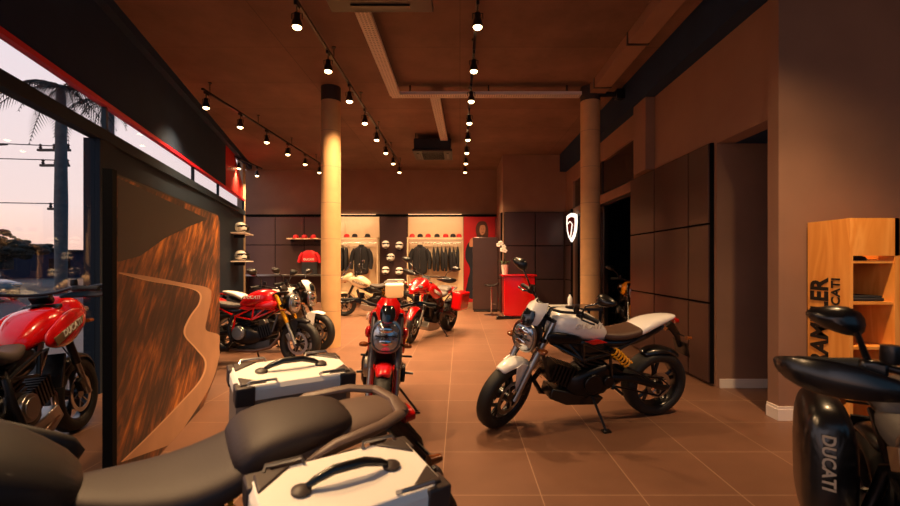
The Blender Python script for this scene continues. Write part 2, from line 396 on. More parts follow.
for k in range(5): m.b2((-.14, .4 + 1.4 * k, -.008), (.14, .44 + 1.4 * k, .149))
m.build('strap', satin, t, smooth=False)
t = empty('conduit_pipe', 'dark conduit pipe from right column to right wall below the ceiling', 'pipe', (2.2, 7.3, 4.2))
MB().cyl((0, 0, 0), (.52, 0, 0), .045, 12).build('pipe', satin, t)
MB().box((.45, 0, 0), (.14, .12, .16)).build('junction_box', satin, t, bevel=.01)
def air_unit(x, y, s, label):
    t = empty('air_conditioner', label, 'air conditioner', (x, y, 3.93))
    MB().b2((-s / 2, -s / 2, .05), (s / 2, s / 2, .30)).build('housing', acm, t, bevel=.02)
    MB().b2((-s / 2 - .03, -s / 2 - .03, 0), (s / 2 + .03, s / 2 + .03, .05)).build('frame', black, t, bevel=.01)
    m = MB()
    for k in range(9): m.b2((-s * .3, -s * .3 + k * s * .075 - .006, -.012), (s * .3, -s * .3 + k * s * .075 + .012, .002))
    m.build('grille', satin, t, smooth=False)
    for a, b in ((0, 1), (0, -1), (1, 0), (-1, 0)):
        MB().box((a * s * .41, b * s * .41, -.008), (.05 if a else s * .6, .05 if b else s * .6, .014)).build('louvre', satin, t, smooth=False)
    m = MB()
    for a in (-1, 1):
        for b in (-1, 1): m.cyl((a * s * .45, b * s * .45, .28), (a * s * .45, b * s * .45, .42), .008, 8)
    m.build('hanging_rod', darkmetal, t)
air_unit(-.78, 3.92, .96, 'dark square air conditioner on the ceiling, nearest the viewer')
air_unit(-.63, 10.4, .84, 'dark square air conditioner on the ceiling near the back wall')

# track lights -------------------------------------------------------
def track(name_, label, x0, y0, x1, y1):
    t = empty('light_track', label, 'light track', (x0, y0, 4.16)); d = V((x1 - x0, y1 - y0, 0)); L = d.length; t.rotation_euler.z = math.atan2(d.y, d.x)
    m = MB(); m.b2((0, -.018, 0), (L, .018, .03)); m.build('rail', satin, t, smooth=False)
    k = .2
    while k < L: MB().cyl((k, 0, .03), (k, 0, .19), .006, 6).cyl((k, 0, .18), (k, 0, .19), .03, 12).build('suspension_rod', satin, t); k += 1.6
track('m', 'black light track hanging left of the aisle, over the left column', -1.75, 1.0, -1.68, 12.6)
track('r', 'black light track hanging right of the aisle centre', .2, 2.4, .14, 12.6)
track('l', 'black light track over the parked red bikes on the left', -4.1, 7.0, -3.9, 12.6)
track('f', 'short black light track in the far left corner', -5.9, 11.3, -5.85, 13.0)
lamp0 = empty('track_spotlight', 'x', 'spotlight', (0, 0, 4.16))
m = MB(); m.box((0, 0, -.02), (.03, .11, .045)).cyl((0, 0, -.04), (0, 0, -.10), .008, 8); m.build('adapter', satin, lamp0, bevel=.004)
MB().tube([(-.055, 0, -.17), (-.055, 0, -.11), (0, 0, -.10), (.055, 0, -.11), (.055, 0, -.17)], .006, 6).build('yoke', satin, lamp0)
MB().lathe([(.02, 0), (.032, -.005), (.034, -.06), (.052, -.10), (.056, -.15), (.048, -.152), (.046, -.12), (.01, -.115)], (0, 0, -.10), (0, 0, 1), 20).build('lamp_housing', satin, lamp0)
MB().ell((0, 0, -.245), (.05, .05, .036), 16, 8).build('bulb', glow, lamp0)
def ordn(k): return ['nearest', 'second', 'third', 'fourth', 'fifth', 'sixth', 'seventh', 'farthest'][k]
sd = bpy.data.lights.new('spot_beam', 'SPOT'); sd.energy = SPOT_W; sd.color = SPOT_C; sd.spot_size = R(120); sd.spot_blend = 1.0; sd.shadow_soft_size = .05
first = True
def lamp(x, y, label, group, tilt=(0, 0), beam=None):
    global first
    o = lamp0 if first else copy_tree(lamp0); first = False
    o.location = (x, y, 4.16); o['label'] = label; o['group'] = group
    L = bpy.data.objects.new('spot_beam', beam or sd); COL.objects.link(L); L.parent = o; L.location = (0, 0, -.285); L.rotation_euler = (R(tilt[1]), R(tilt[0]), 0)
for k in range(8):
    y = 4.66 + 1.08 * k
    lamp(-1.74 + .06 * (y - 2.4) / 10.2, y, f'lit black spotlight, {ordn(k)} in view on the track left of the aisle', 'spotlights on the track left of the aisle', (0, 6))
for k in range(8):
    y = 4.66 + 1.08 * k
    lamp(.2 - .06 * (y - 2.4) / 10.2, y, f'lit black spotlight, {ordn(k)} on the track right of the aisle', 'spotlights on the track right of the aisle', (24 if k < 4 else 0, 14 if k < 3 else 6))
nb = sd.copy(); nb.spot_size = R(62); nb.energy = 330
lamp(-1.745, 2.9, 'lit black spotlight on the left aisle track, over the foreground panniers, beyond the first', 'spotlights on the near end of the left aisle track', (-26, -10), nb)
lamp(-1.75, 1.5, 'lit black spotlight at the near end of the left aisle track, overhead', 'spotlights on the near end of the left aisle track', (-24, 0), nb)
for k in range(6):
    y = 7.1 + 1.03 * k
    lamp(-4.1 + .2 * (y - 7) / 5.6, y, f'lit black spotlight, {ordn(k) if k < 5 else "farthest"} on the track over the parked red bikes', 'spotlights on the track over the red bikes')
lamp(-5.88, 11.7, 'lit black spotlight, nearer one on the short far left track', 'spotlights on the short far left track')
lamp(-5.86, 12.7, 'lit black spotlight, farther one on the short far left track', 'spotlights on the short far left track')

t = empty('light_track', 'short black light track over the plywood shelf', 'light track', (2.5, 2.3, 4.16))
MB().b2((-.02, 0, 0), (.02, 1.2, .03)).build('rail', satin, t, smooth=False)
MB().cyl((0, .6, .03), (0, .6, .19), .006, 6).build('suspension_rod', satin, t)
lamp(2.5, 2.7, 'lit black spotlight over the plywood shelf, on the short near track', 'spotlights over the plywood shelf', (-12, 14), nb)
# ------------------------------------------------------------------ right wall cabinets
def panels(name, label, cat, o, ud, nd, us, zs, mt=cab, dep=.04, gapw=.012, group=None):
    """a run of flat wall cabinets: carcass + one door per cell. o origin, ud direction along, nd outward."""
    o = V(o); ud = V(ud).normalized(); nd = V(nd).normalized()
    t = empty(name, label, cat, o, math.atan2(ud.y, ud.x), group); ly = 1 if (V((-ud.y, ud.x, 0)).dot(nd) > 0) else -1
    m = MB(); m.b2((us[0], 0, zs[0]), (us[-1], ly * dep, zs[-1])); m.build('carcass', gap, t, smooth=False)
    for i in range(len(us) - 1):
        for j in range(len(zs) - 1):
            m = MB(); m.b2((us[i] + gapw, ly * dep, zs[j] + gapw), (us[i + 1] - gapw, ly * (dep + .018), zs[j + 1] - gapw)); m.build('panel_door', mt, t, smooth=False, bevel=.002)
    return t
cz = [.03, .95, 1.86, 2.78]
panels('wall_cabinet', 'tall dark cabinet run along the right wall behind the white motorcycle', 'cabinet', (WX - .001, 5.02, 0), (0, 1, 0), (-1, 0, 0), [.0, .46, 1.42, 2.33], cz)
MB()
panels('wall_cabinet', 'dark panelled cabinet on the right wall under the lit shield sign', 'cabinet', (WX - .001, 11.3, 0), (0, 1, 0), (-1, 0, 0), [0, .66], cz)
panels('wall_cabinet', 'dark panelled cabinets on the reception wall behind the red counter', 'cabinet', (1.2, 12.029, 0), (1, 0, 0), (0, -1, 0), [0, .85, 1.63], cz)
panels('wall_cabinet', 'dark narrow cabinet side beside the red wall panel', 'cabinet', (1.169, 12.1, 0), (0, 1, 0), (-1, 0, 0), [0, .9, 1.85], cz)
bz = [.3, 1.05, 1.96, 2.86]
panels('wall_cabinet', 'dark panelled cabinets on the back wall left of the column', 'cabinet', (-6.85, YB + .029, 0), (1, 0, 0), (0, -1, 0), [0, .98, 1.9, 2.8], [.05, .98, 1.96, 2.86])
panels('wall_cabinet', 'dark narrow back panel carrying the white helmets', 'cabinet', (-2.53, YB + .029, 0), (1, 0, 0), (0, -1, 0), [0, .85], [.05, 2.86])
# shelf ledge above the cabinets of the back wall
struct(MB().b2((-6.85, YB - .06, 2.87), (1.16, YB + .03, 2.93)).build('trim_9', gap, smooth=False))
struct(MB().b2((-7.5, YB - .30, 0), (1.16, YB - .05, .14)).build('trim_10', plaster, smooth=False))

# wardrobe units ------------------------------------------------------
def wardrobe(x0, x1, label, split):
    t = empty('wardrobe', label, 'wardrobe', (x0, YB + .028, 0)); W = x1 - x0
    MB().b2((0, 0, .15), (W, -.03, 2.86)).build('back_panel', beige, t, smooth=False)
    for u in [0, W - .03]: MB().b2((u, -.03, .15), (u + .03, -.36, 2.18)).build('side_panel', beige, t, smooth=False)
    MB().b2((0, -.03, 2.15), (W, -.40, 2.19)).build('shelf', beige, t, smooth=False)
    MB().b2((0, -.03, .15), (W, -.40, .2)).build('bottom_shelf', beige, t, smooth=False)
    xs = [0] + split + [W]
    for a, b in zip(xs[:-1], xs[1:]): MB().b2((a + .008, -.03, 2.2), (b - .008, -.045, 2.85)).build('upper_door', beige, t, smooth=False, bevel=.003)
    MB().cyl((.03, -.22, 2.02), (W - .03, -.22, 2.02), .012, 10).build('clothes_rail', chrome, t)
    MB().b2((.05, -.36, 2.135), (W - .05, -.345, 2.148)).build('fill_strip', fillglow, t, smooth=False)  # glowing strips added to go with the wardrobe fill lights
    MB().b2((.05, -.44, 2.885), (W - .05, -.41, 2.90)).build('upper_fill_strip', fillglow, t, smooth=False)
    for z_, pw in ((2.13, 6), (2.87, 8)):
        al = bpy.data.lights.new('wardrobe_fill', 'AREA'); al.shape = 'RECTANGLE'; al.size = W - .1; al.size_y = .05; al.energy = pw; al.color = (1, .62, .34)  # area fill added to brighten the beige panels
        ao = bpy.data.objects.new('wardrobe_fill', al); COL.objects.link(ao); ao.parent = t; ao.location = (W / 2, -.36 if z_ < 2.5 else -.42, z_); ao.rotation_euler = (R(30), 0, 0)
    return t
wardrobe(-4.05, -2.56, 'beige wardrobe with dark jackets just right of the left column', [.42])
wardrobe(-1.65, .10, 'beige wardrobe with dark jackets beside the red wall', [.9])
# garments
def side_garment():
    t = empty('hanging_jacket', 'x', 'jacket', (0, 0, 0))
    m = MB(); m.body([(-.20, 1.6, .02, .10), (-.16, 1.55, .035, .33), (0, 1.52, .045, .40), (.15, 1.50, .04, .36), (.20, 1.55, .02, .14)], 2.6, 12)
    m.M = Matrix.Rotation(PI / 2, 4, 'Z'); m2 = MB(Matrix.Rotation(PI / 2, 4, 'Z')); m2.body([(-.20, 1.62, .02, .10), (-.16, 1.55, .035, .33), (0, 1.52, .045, .42), (.15, 1.50, .04, .36), (.20, 1.55, .02, .14)], 2.6, 12)
    m2.build('jacket_body', cloth, t, sub=1)
    MB().tube([(0, -.14, 1.72), (.03, -.2, 1.55), (.035, -.2, 1.25), (.03, -.17, 1.15)], [.05, .05, .045, .035], 8).build('sleeve', cloth, t)
    MB().tube([(0, 0, 1.9), (0, 0, 1.99), (0, .02, 2.035), (0, -.02, 2.03)], .004, 5).build('hanger_hook', chrome, t)
    return t
def front_garment(x, label, stripe=None):
    t = empty('display_jacket', label, 'jacket', (x, YB - .25, 0))
    m = MB(); m.body([(1.22, 0, .0, .0)], 2) if 0 else None
    secs = [(1.02, .23, .07), (1.16, .23, .07), (1.3, .235, .08), (1.5, .24, .09), (1.75, .25, .10), (1.86, .2, .08), (1.93, .09, .06)]
    rings = [[V((hw * math.cos(a) * (1 if abs(math.cos(a)) < .7 else 1), hd * math.sin(a), z)) for a in [2 * PI * k / 20 for k in range(20)]] for z, hw, hd in secs]
    MB().loft(rings).build('jacket_body', cloth, t, sub=1)
    for s_ in (-1, 1): MB().tube([(s_ * .19, 0, 1.82), (s_ * .27, 0, 1.68), (s_ * .31, -.02, 1.45), (s_ * .30, -.05, 1.2)], [.07, .075, .065, .05], 10).build('sleeve', cloth, t)
    MB().tube([(0, -.105, 1.2), (0, -.115, 1.5), (0, -.105, 1.75), (0, -.08, 1.86)], .008, 6).build('zipper', alu, t)
    MB().lathe([(.09, 0), (.085, .06), (.08, .06), (.08, 0)], (0, 0, 1.9), (0, 0, 1), 16).build('collar', cloth, t)
    MB().tube([(0, 0, 1.92), (0, 0, 2.0), (0, .02, 2.035), (0, -.02, 2.03)], .004, 5).build('hanger_hook', chrome, t)
    return t
front_garment(-3.08, 'black riding jacket facing out in the wardrobe by the left column')
front_garment(-1.25, 'black riding jacket facing out in the wardrobe beside the helmets panel')
g0 = side_garment(); used = False
num = ['first', 'second', 'third', 'fourth', 'fifth', 'sixth', 'seventh', 'eighth', 'ninth']
def put(g, x, label, grp):
    global used
    o = g if not used else copy_tree(g); used = True
    o.location = (x, YB - .22, random.uniform(-.01, .01)); o.rotation_euler.z = random.uniform(-.15, .15); o['label'] = label; o['group'] = grp
for k in range(4): put(g0, -3.92 + .12 * k, f'dark jacket on the rail behind the left column, {num[k]} from the left', 'dark jackets on the left rail')
for k in range(7): put(g0, -.82 + .125 * k, f'dark jacket on the right rail, {num[k]} from the left', 'dark jackets on the right rail')
# caps
def cap(col, name='cap'):
    t = empty('cap', 'x', 'cap', (0, 0, 0))
    MB().lathe([(.085, 0), (.088, .04), (.075, .085), (.04, .108), (.001, .115)], (0, 0, 0), (0, 0, 1), 18).build('crown', col, t)
    m = MB(); m.prism([(-.065, -.06), (-.075, -.11), (-.05, -.15), (0, -.165), (.05, -.15), (.075, -.11), (.065, -.06)], lambda u, v, d: (u, v, .005 + d - (u * u) * 2), .006); m.build('brim', col, t)
    return t
capk = cap(cloth); capr = cap(redwall)
def putcap(i, x, y, z, c, label, grp, seen={}):
    o = c if id(c) not in seen else copy_tree(c); seen[id(c)] = 1
    o.location = (x, y, z); o.rotation_euler.z = random.uniform(-.5, .5); o['label'] = label; o['group'] = grp
for i, (x, c) in enumerate([(-3.85, capk), (-3.55, capr), (-3.3, capk), (-2.9, capk)]):
    putcap(i, x, YB - .2, 2.195, c, f'{"black" if c is capk else "red"} cap on the wardrobe shelf by the left column, {num[i]} from the left', 'caps on the left wardrobe shelf')
for i, (x, c) in enumerate([(-1.5, capr), (-1.25, capk), (-1.0, capr), (-.72, capk), (-.45, capr), (-.22, capk), (-.03, capr)]):
    putcap(i, x, YB - .2, 2.195, c, f'{"black" if c is capk else "red"} cap on the shelf beside the red wall, {num[i]} from the left', 'caps on the right wardrobe shelf')
t = empty('wall_shelf', 'short beige wall shelf holding red helmets left of the column', 'shelf', (-4.85, YB - .035, 2.13))
MB().b2((-.55, -.28, 0), (.45, -.0, .035)).build('board', beige, t, bevel=.004)
MB().b2((-.45, -.2, -.08), (-.42, 0, 0)).b2((.3, -.2, -.08), (.33, 0, 0)).build('bracket', darkmetal, t, smooth=False)
for i, x in enumerate([-5.15, -4.88, -4.6]): putcap(i, x, YB - .19, 2.167, capr, f'red cap on the short wall shelf left of the column, {num[i]} from the left', 'red caps on the short wall shelf')
# helmets
def helmet(shell):
    t = empty('helmet', 'x', 'helmet', (0, 0, 0))
    MB().body([(-.135, .13, .05, .07), (-.12, .135, .09, .10), (-.06, .14, .12, .125), (.03, .14, .125, .13), (.09, .13, .115, .115), (.13, .10, .085, .08), (.15, .075, .05, .05)], 2.2, 20).build('shell', shell, t, sub=1)
    MB().body([(.045, .155, .127, .04), (.10, .155, .112, .045), (.137, .15, .07, .04)], 2.4, 20).build('visor', smoke, t)
    MB().body([(.10, .05, .08, .022), (.16, .055, .05, .02)], 2.4, 12).build('chin_vent', black, t)
    return t
hw = helmet(helmetw); hk = helmet(satin)
def puth(x, y, z, rz, o, label, grp=None, seen={}):
    first_ = id(o) not in seen; seen[id(o)] = 1
    o = o if first_ else copy_tree(o); o.location = (x, y, z); o.rotation_euler.z = rz; o['label'] = label
    if grp: o['group'] = grp
def peg(x, z, lb):
    t = empty('helmet_bracket', 'small dark bracket under the ' + lb[:1].lower() + lb[1:].replace(' on the dark back panel,', ' at the back,'), 'bracket', (x, YB - .04, z))
    MB().b2((-.02, -.2, -.03), (.02, .0, -.005)).cyl((0, -.16, -.02), (0, -.16, 0), .07, 14).build('support', darkmetal, t)
for x, z, lb in [(-2.33, 1.83, 'white helmet on the dark back panel, upper left'), (-1.9, 1.80, 'white helmet on the dark back panel, upper right'), (-2.17, 1.43, 'white helmet in the middle of the dark back panel'), (-2.33, 1.02, 'white helmet on the dark back panel, lower left'), (-1.9, 1.0, 'white helmet on the dark back panel, lower right')]:
    puth(x, YB - .21, z, -PI / 2 + random.uniform(-.5, .5), hw, lb, 'white helmets on the dark back panel'); peg(x, z, lb)
# helmets on little shelves on the street wall
for y, z, sh, lb in [(11.3, 2.16, hk, 'upper'), (11.3, 1.45, hk, 'lower')]:
    p = fac(y, .03, z); t = empty('helmet_shelf', f'{lb} small shelf at the far end of the dark left wall', 'shelf', p, math.atan2(FD.y, FD.x))
    MB().b2((-.45, -.0, -.03), (.55, -.36, 0)).build('board', traym, t, bevel=.004)
    MB().b2((-.05, -.0, -.12), (-.02, -.25, -.03)).build('bracket', darkmetal, t, smooth=False)
    pp = fac(y + .1, .22, z); puth(pp.x, pp.y, z + .0, -.3, sh, f'black helmet on the {lb} shelf of the dark left wall', 'black helmets on the left wall shelves')
    pp = fac(y - .25, .22, z); puth(pp.x, pp.y, z + .0, -.5, hw, f'white helmet on the {lb} shelf of the dark left wall')

# jersey hanging left of the column, wall counter
t = empty('display_shirt', 'red and black riding shirt hung on the cabinet left of the column', 'shirt', (-4.75, YB - .12, 0))
secs = [(1.02, .24, .05), (1.3, .25, .055)]
MB().loft([[V((hw_ * math.cos(2 * PI * k / 16), hd * math.sin(2 * PI * k / 16), z)) for k in range(16)] for z, hw_, hd in [(.98, .24, .05), (1.3, .25, .055), (1.42, .25, .055)]]).build('lower_body', cloth, t)
MB().loft([[V((hw_ * math.cos(2 * PI * k / 16), hd * math.sin(2 * PI * k / 16), z)) for k in range(16)] for z, hw_, hd in [(1.42, .25, .056), (1.6, .26, .06), (1.74, .2, .05), (1.79, .08, .04)]]).build('upper_body', redwall, t)
for s_ in (-1, 1): MB().tube([(s_ * .2, 0, 1.7), (s_ * .29, 0, 1.58), (s_ * .33, -.01, 1.4)], [.06, .06, .05], 10).build('sleeve', redwall if s_ < 0 else redwall, t)
text('chest_lettering', 'DUCATI', .09, frame_mat((0, -.064, 1.50), (1, 0, 0), (0, 0, 1)), letterw, t, .02, .004)
t = empty('wall_counter', 'long low counter ledge along the dark cabinets left of the column', 'counter', (-6.8, YB - .04, .98))
MB().b2((0, -.4, 0), (3.0, -.0, .05)).build('worktop', alu, t, bevel=.005)
for u in (.05, 2.9): MB().b2((u, -.36, -.83), (u + .04, 0, 0)).build('support_panel', cab, t, smooth=False)

# red wall with the printed figure of a woman
t = empty('red_poster_wall', 'red wall panel printed with a woman in dark clothes looking down', 'poster', (.12, YB + .028, 0))
MB().b2((0, -.04, .15), (1.04, 0, 2.86)).build('red_board', redwall, t, smooth=False)
P = lambda u, v, d: (u, -.04 - d, v)
def blob(pts, name, m_, d0, th=.003):
    # smooth the outline with Catmull-Rom
    n = len(pts); out = []
    for i in range(n):
        p0, p1, p2, p3 = [V((*pts[(i + k) % n], 0)) for k in (-1, 0, 1, 2)]
        for q_ in range(4):
            s_ = q_ / 4; out.append(tuple((.5 * ((2 * p1) + (-p0 + p2) * s_ + (2 * p0 - 5 * p1 + 4 * p2 - p3) * s_ * s_ + (-p0 + 3 * p1 - 3 * p2 + p3) * s_ ** 3))[:2]))
    MB().prism(out, lambda u, v, d: (u, -.0402 - d0 - d, v), th).build(name, m_, t, smooth=False)
blob([(.42, 2.25), (.38, 2.5), (.46, 2.68), (.6, 2.72), (.72, 2.66), (.78, 2.45), (.76, 2.2), (.6, 2.16)], 'printed_hair', hair, 0)
blob([(.50, 2.40), (.52, 2.56), (.6, 2.6), (.68, 2.56), (.68, 2.38), (.6, 2.28), (.54, 2.3)], 'printed_face', skin, .003)
blob([(.1, .3), (.12, .8), (.2, 1.2), (.05, 1.55), (.1, 1.95), (.3, 2.15), (.5, 2.26), (.8, 2.2), (.92, 1.9), (.9, 1.0), (.8, .3)], 'printed_clothes', navycloth, .0)
blob([(.18, 1.92), (.2, 2.12), (.28, 2.18), (.36, 2.08), (.3, 1.92)], 'printed_hand', skin, .003)
MB().b2((.55, -.047, 2.46), (.58, -.044, 2.475)).b2((.62, -.047, 2.46), (.65, -.044, 2.475)).b2((.57, -.047, 2.355), (.63, -.044, 2.37)).build('printed_features', hair, t, smooth=False)
t = empty('display_board', 'tall dark freestanding board in front of the red wall', 'display board', (.73, 12.75, 0))
MB().b2((-.36, -.03, .04), (.36, .03, 2.14)).build('board', cab, t, bevel=.008)
MB().b2((-.34, -.2, 0), (.34, .2, .04)).build('foot', darkmetal, t, bevel=.005)

# bar stool
t = empty('bar_stool', 'black bar stool on a chrome pedestal beside the red counter', 'stool', (.84, 11.75, 0))
MB().lathe([(.001, 0), (.2, 0), (.2, .012), (.05, .03), (.03, .05)], (0, 0, 0), (0, 0, 1), 28).build('base', chrome, t)
MB().cyl((0, 0, .03), (0, 0, .76), .022, 14).build('pedestal', chrome, t)
MB().tube([(0, 0, .32), (.0, -.16, .32), (.1, -.2, .32)], .01, 8).build('footrest', chrome, t)
m = MB(); m.body([(-.19, .81, .14, .02), (-.15, .80, .19, .03), (0, .79, .2, .03), (.13, .80, .19, .035), (.19, .85, .15, .05)], 3, 20); m.build('seat', satin, t, sub=1)
# red counter
t = empty('reception_counter', 'glossy red reception counter at the far end of the aisle', 'counter', (1.46, 11.3, 0))
MB().b2((-.36, -.3, .06), (.42, .3, 1.06)).build('body', redp, t, bevel=.02)
MB().b2((-.42, -.34, 1.06), (.46, .34, 1.11)).build('top', redp, t, bevel=.012)
MB().b2((-.34, -.27, 0), (.4, .27, .06)).build('plinth', satin, t, smooth=False)
t = empty('potted_orchid', 'white orchid in a small pale pot on the left end of the red counter', 'orchid', (1.15, 11.3, 1.11))
MB().lathe([(.001, 0), (.07, 0), (.09, .2), (.095, .24), (.08, .24), (.075, .2), (.001, .2)], (0, 0, 0), (0, 0, 1), 20).build('pot', whitetrim, t)
m = MB()
for a in range(6):
    c, s_ = math.cos(a * 1.05), math.sin(a * 1.05); m.tube([(0, 0, .2), (c * .07, s_ * .07, .32), (c * .16, s_ * .16, .33), (c * .2, s_ * .2, .27)], [.01, .03, .028, .004], 6, flat=.25)
m.build('leaf', leaf, t)
MB().tube([(0, 0, .2), (.01, 0, .45), (-.02, 0, .65), (-.1, -.02, .78), (-.16, -.03, .76)], .006, 6).build('stem', leaf, t)
for i, (x, z) in enumerate([(-.16, .75), (-.1, .79), (-.03, .7), (.0, .6), (-.07, .62)]):
    m = MB()
    for a in range(5): m.ell((x + .035 * math.cos(a * 1.257), -.03, z + .035 * math.sin(a * 1.257)), (.03, .008, .026), 8, 5)
    m.build('flower', whitep, t)
# desk by the right column with laptop and bottle
t = empty('desk', 'dark desk in front of the right column', 'desk', (1.58, 6.7, 0))
MB().b2((-.5, -.32, .71), (.5, .32, .75)).build('desktop', satin, t, bevel=.006)
for a in (-1, 1):
    for b in (-1, 1): MB().b2((a * .46 - .02, b * .28 - .02, 0), (a * .46 + .02, b * .28 + .02, .71)).build('leg', darkmetal, t, smooth=False)
t = empty('laptop', 'white closed laptop on the dark desk', 'laptop', (1.5, 6.62, .75), .1)
MB().b2((-.16, -.11, 0), (.16, .11, .012)).build('base', alu, t, bevel=.004); MB().b2((-.16, -.11, .012), (.16, .11, .02)).build('lid', whitep, t, bevel=.004)
t = empty('spray_bottle', 'small white bottle on the dark desk by the column', 'bottle', (1.70, 6.8, .75))
MB().lathe([(.001, 0), (.035, 0), (.037, .1), (.03, .13), (.014, .15), (.014, .17)], (0, 0, 0), (0, 0, 1), 18).build('bottle_body', whitep, t)
MB().lathe([(.016, .17), (.016, .2), (.001, .2)], (0, 0, 0), (0, 0, 1), 14).build('cap_top', black, t)
# shoes by the counter
sh0 = None
for i, (x, y, rz, lb) in enumerate([(1.02, 10.9, .3, 'left'), (1.2, 10.95, .1, 'right')]):
    t = empty('shoe', f'black shoe on the floor before the red counter, {lb} of the pair', 'shoe', (x, y, 0), rz, 'shoes before the red counter')
    MB().body([(-.13, .045, .03, .035), (-.1, .055, .038, .05), (0, .045, .04, .04), (.1, .035, .045, .028), (.15, .028, .03, .018)], 2.4, 16).build('upper', satin, t, sub=1)
    MB().body([(-.135, .009, .03, .009), (0, .009, .038, .009), (.1, .009, .047, .009), (.155, .009, .03, .009)], 4, 16).build('sole', rubber, t)

# lit shield sign
t = empty('shield_sign', 'backlit white shield emblem on the dark cabinet wall', 'sign', (WX - .085, 11.0, 2.28), -PI / 2 + .25); t.scale = (.8, .8, .8)
sh = [(-.30, .38), (-.15, .43), (0, .45), (.15, .43), (.30, .38), (.31, .15), (.27, -.1), (.17, -.3), (0, -.45), (-.17, -.3), (-.27, -.1), (-.31, .15)]
F = lambda u, v, d: (u, -d, v)
MB().prism(sh, F, .05).build('light_box', shieldglow, t, smooth=False)
shi = [(x * .72, z * .74 + .0) for x, z in sh]
MB().prism(shi, lambda u, v, d: (u, -.05 - d, v), .008).build('red_face', mat('sign_red', (120, 20, 22), .4), t, smooth=False)
m = MB(); m.tube([(-.2, -.062, .12), (-.05, -.062, .2), (.1, -.062, .1), (.05, -.062, -.1), (0, -.062, -.28)], .022, 6, flat=.4); m.build('white_curve', shieldglow, t)

# ------------------------------------------------------------------ road picture panel
py0, py1 = 2.60, 4.96; PZ = 1.93
def pl(y): return -2.027 - .289 * (y - 2.6)
a = V((pl(py0), py0, 0)); L = (V((pl(py1), py1, 0)) - a).length
t = empty('picture_panel', 'large freestanding picture of a road winding over orange hills', 'picture panel', a, math.atan2(FD.y, FD.x))
MB().prism([(0, 0), (L - .66, 0), (L - .16, .20), (L, .36), (L, PZ - .06), (L - .07, PZ), (0, PZ)], lambda u, v, d: (u, d, v), .05).build('board', hill, t, smooth=False)
MB().b2((-.055, -.0, 0), (-.002, .05, PZ + .03)).build('end_post', gap, t, smooth=False)
MB().b2((-.0, .0, PZ), (L - .07, .05, PZ + .012)).build('top_trim', darkmetal, t, smooth=False)
def pic(px, py):                                   # photograph pixel -> place on the board, used only to lay out the print
    y_ = None; k = (px - 460) / 440
    Y = (-2.027 + .289 * 2.6) / (k + .289); X = k * Y
    return ((V((X, Y, 0)) - a).dot(FD), 1.42 + (262 - py) / 440 * Y)
def strip(left, right, name, m_, d0):
    vs = []
    for (l, r_) in zip(left, right):
        for p in (l, r_):
            u, z = pic(*p); u = min(max(u, 0.0), L); z = min(max(z, .0), PZ); vs.append((u, -.0012 - d0, z))
    fs = [(2 * i, 2 * i + 1, 2 * i + 3, 2 * i + 2) for i in range(len(left) - 1)]
    MB().add(vs, fs).build(name, m_, t, smooth=False)
def cr(pts, k=6):
    out = []
    for i in range(len(pts) - 1):
        p0 = V((*pts[max(i - 1, 0)], 0)); p1 = V((*pts[i], 0)); p2 = V((*pts[i + 1], 0)); p3 = V((*pts[min(i + 2, len(pts) - 1)], 0))
        for q_ in range(k):
            s_ = q_ / k; v = .5 * ((2 * p1) + (-p0 + p2) * s_ + (2 * p0 - 5 * p1 + 4 * p2 - p3) * s_ * s_ + (-p0 + 3 * p1 - 3 * p2 + p3) * s_ ** 3); out.append((v.x, v.y))
    return out + [tuple(pts[-1])]
Lf = [(119, 273), (150, 281), (180, 286), (199, 292), (200, 303), (190, 318), (185, 334), (197, 349), (206, 362), (201, 380), (180, 404), (150, 435), (122, 462)]
Rt = [(119, 272), (152, 277), (183, 283), (208, 288), (211, 298), (207, 318), (206, 330), (219, 335), (219, 346), (219, 358), (209, 388), (184, 428), (168, 455)]
Lc, Rc = cr(Lf), cr(Rt)
strip(Lc, Rc, 'printed_road', roadm, .0)
strip([(x - 1.6, y) for x, y in Lc], [(x + .4, y) for x, y in Lc], 'printed_road_edge', roadline, .0006)
sk = [pic(*p) for p in [(117.5, 178), (117.5, 262), (140, 256), (165, 238), (190, 226), (208, 219)]]
MB().prism([(min(max(u, .0), L), min(z, PZ)) for u, z in sk], lambda u, v, d: (u, -.0008 - d, v), .0004).build('printed_sky', skyprint, t, smooth=False)

# ------------------------------------------------------------------ plywood shelf unit
t = empty('plywood_shelf', 'tall plywood display shelf with big black lettering on its side', 'shelf', (3.1, 3.5, 0))
H = 1.77; D = .425
MB().b2((0, 0, 0), (.028, D, H)).build('lettered_side', ply, t, smooth=False, bevel=.001)
MB().b2((.36, 0, 0), (.40, D, H)).build('divider', ply, t, smooth=False)
MB().b2((.80, 0, 0), (.84, D, H)).build('right_side', ply, t, smooth=False)
MB().b2((.028, 0, H - .30), (.80, .02, H)).build('header', ply, t, smooth=False)
MB().b2((.028, D - .015, 0), (.80, D, H - .0)).build('back_board', plyshade, t, smooth=False)
for z in (1.41, 1.08, .72, .36, .05): MB().b2((.028, .015, z), (.36, D - .015, z + .022)).b2((.40, .015, z), (.80, D - .015, z + .022)).build('shelf_board', ply, t, smooth=False)
text('lettering_scrambler', 'SCRAMBLER', .25, frame_mat((-.003, .285, .80), (0, 0, 1), (0, 1, 0)) , letter, t, .034, .002, sx=.71)
text('lettering_ducati', 'DUCATI', .115, frame_mat((-.003, .125, 1.10), (0, 0, 1), (0, 1, 0)), letter, t, .022, .002, sx=.9)
t = empty('cap', 'black cap on the upper board of the plywood shelf', 'cap', (3.27, 3.66, 1.432), .3)
MB().lathe([(.085, 0), (.088, .01), (.075, .03), (.04, .045), (.001, .05)], (0, 0, 0), (0, 0, 1), 18).build('crown', cloth, t)
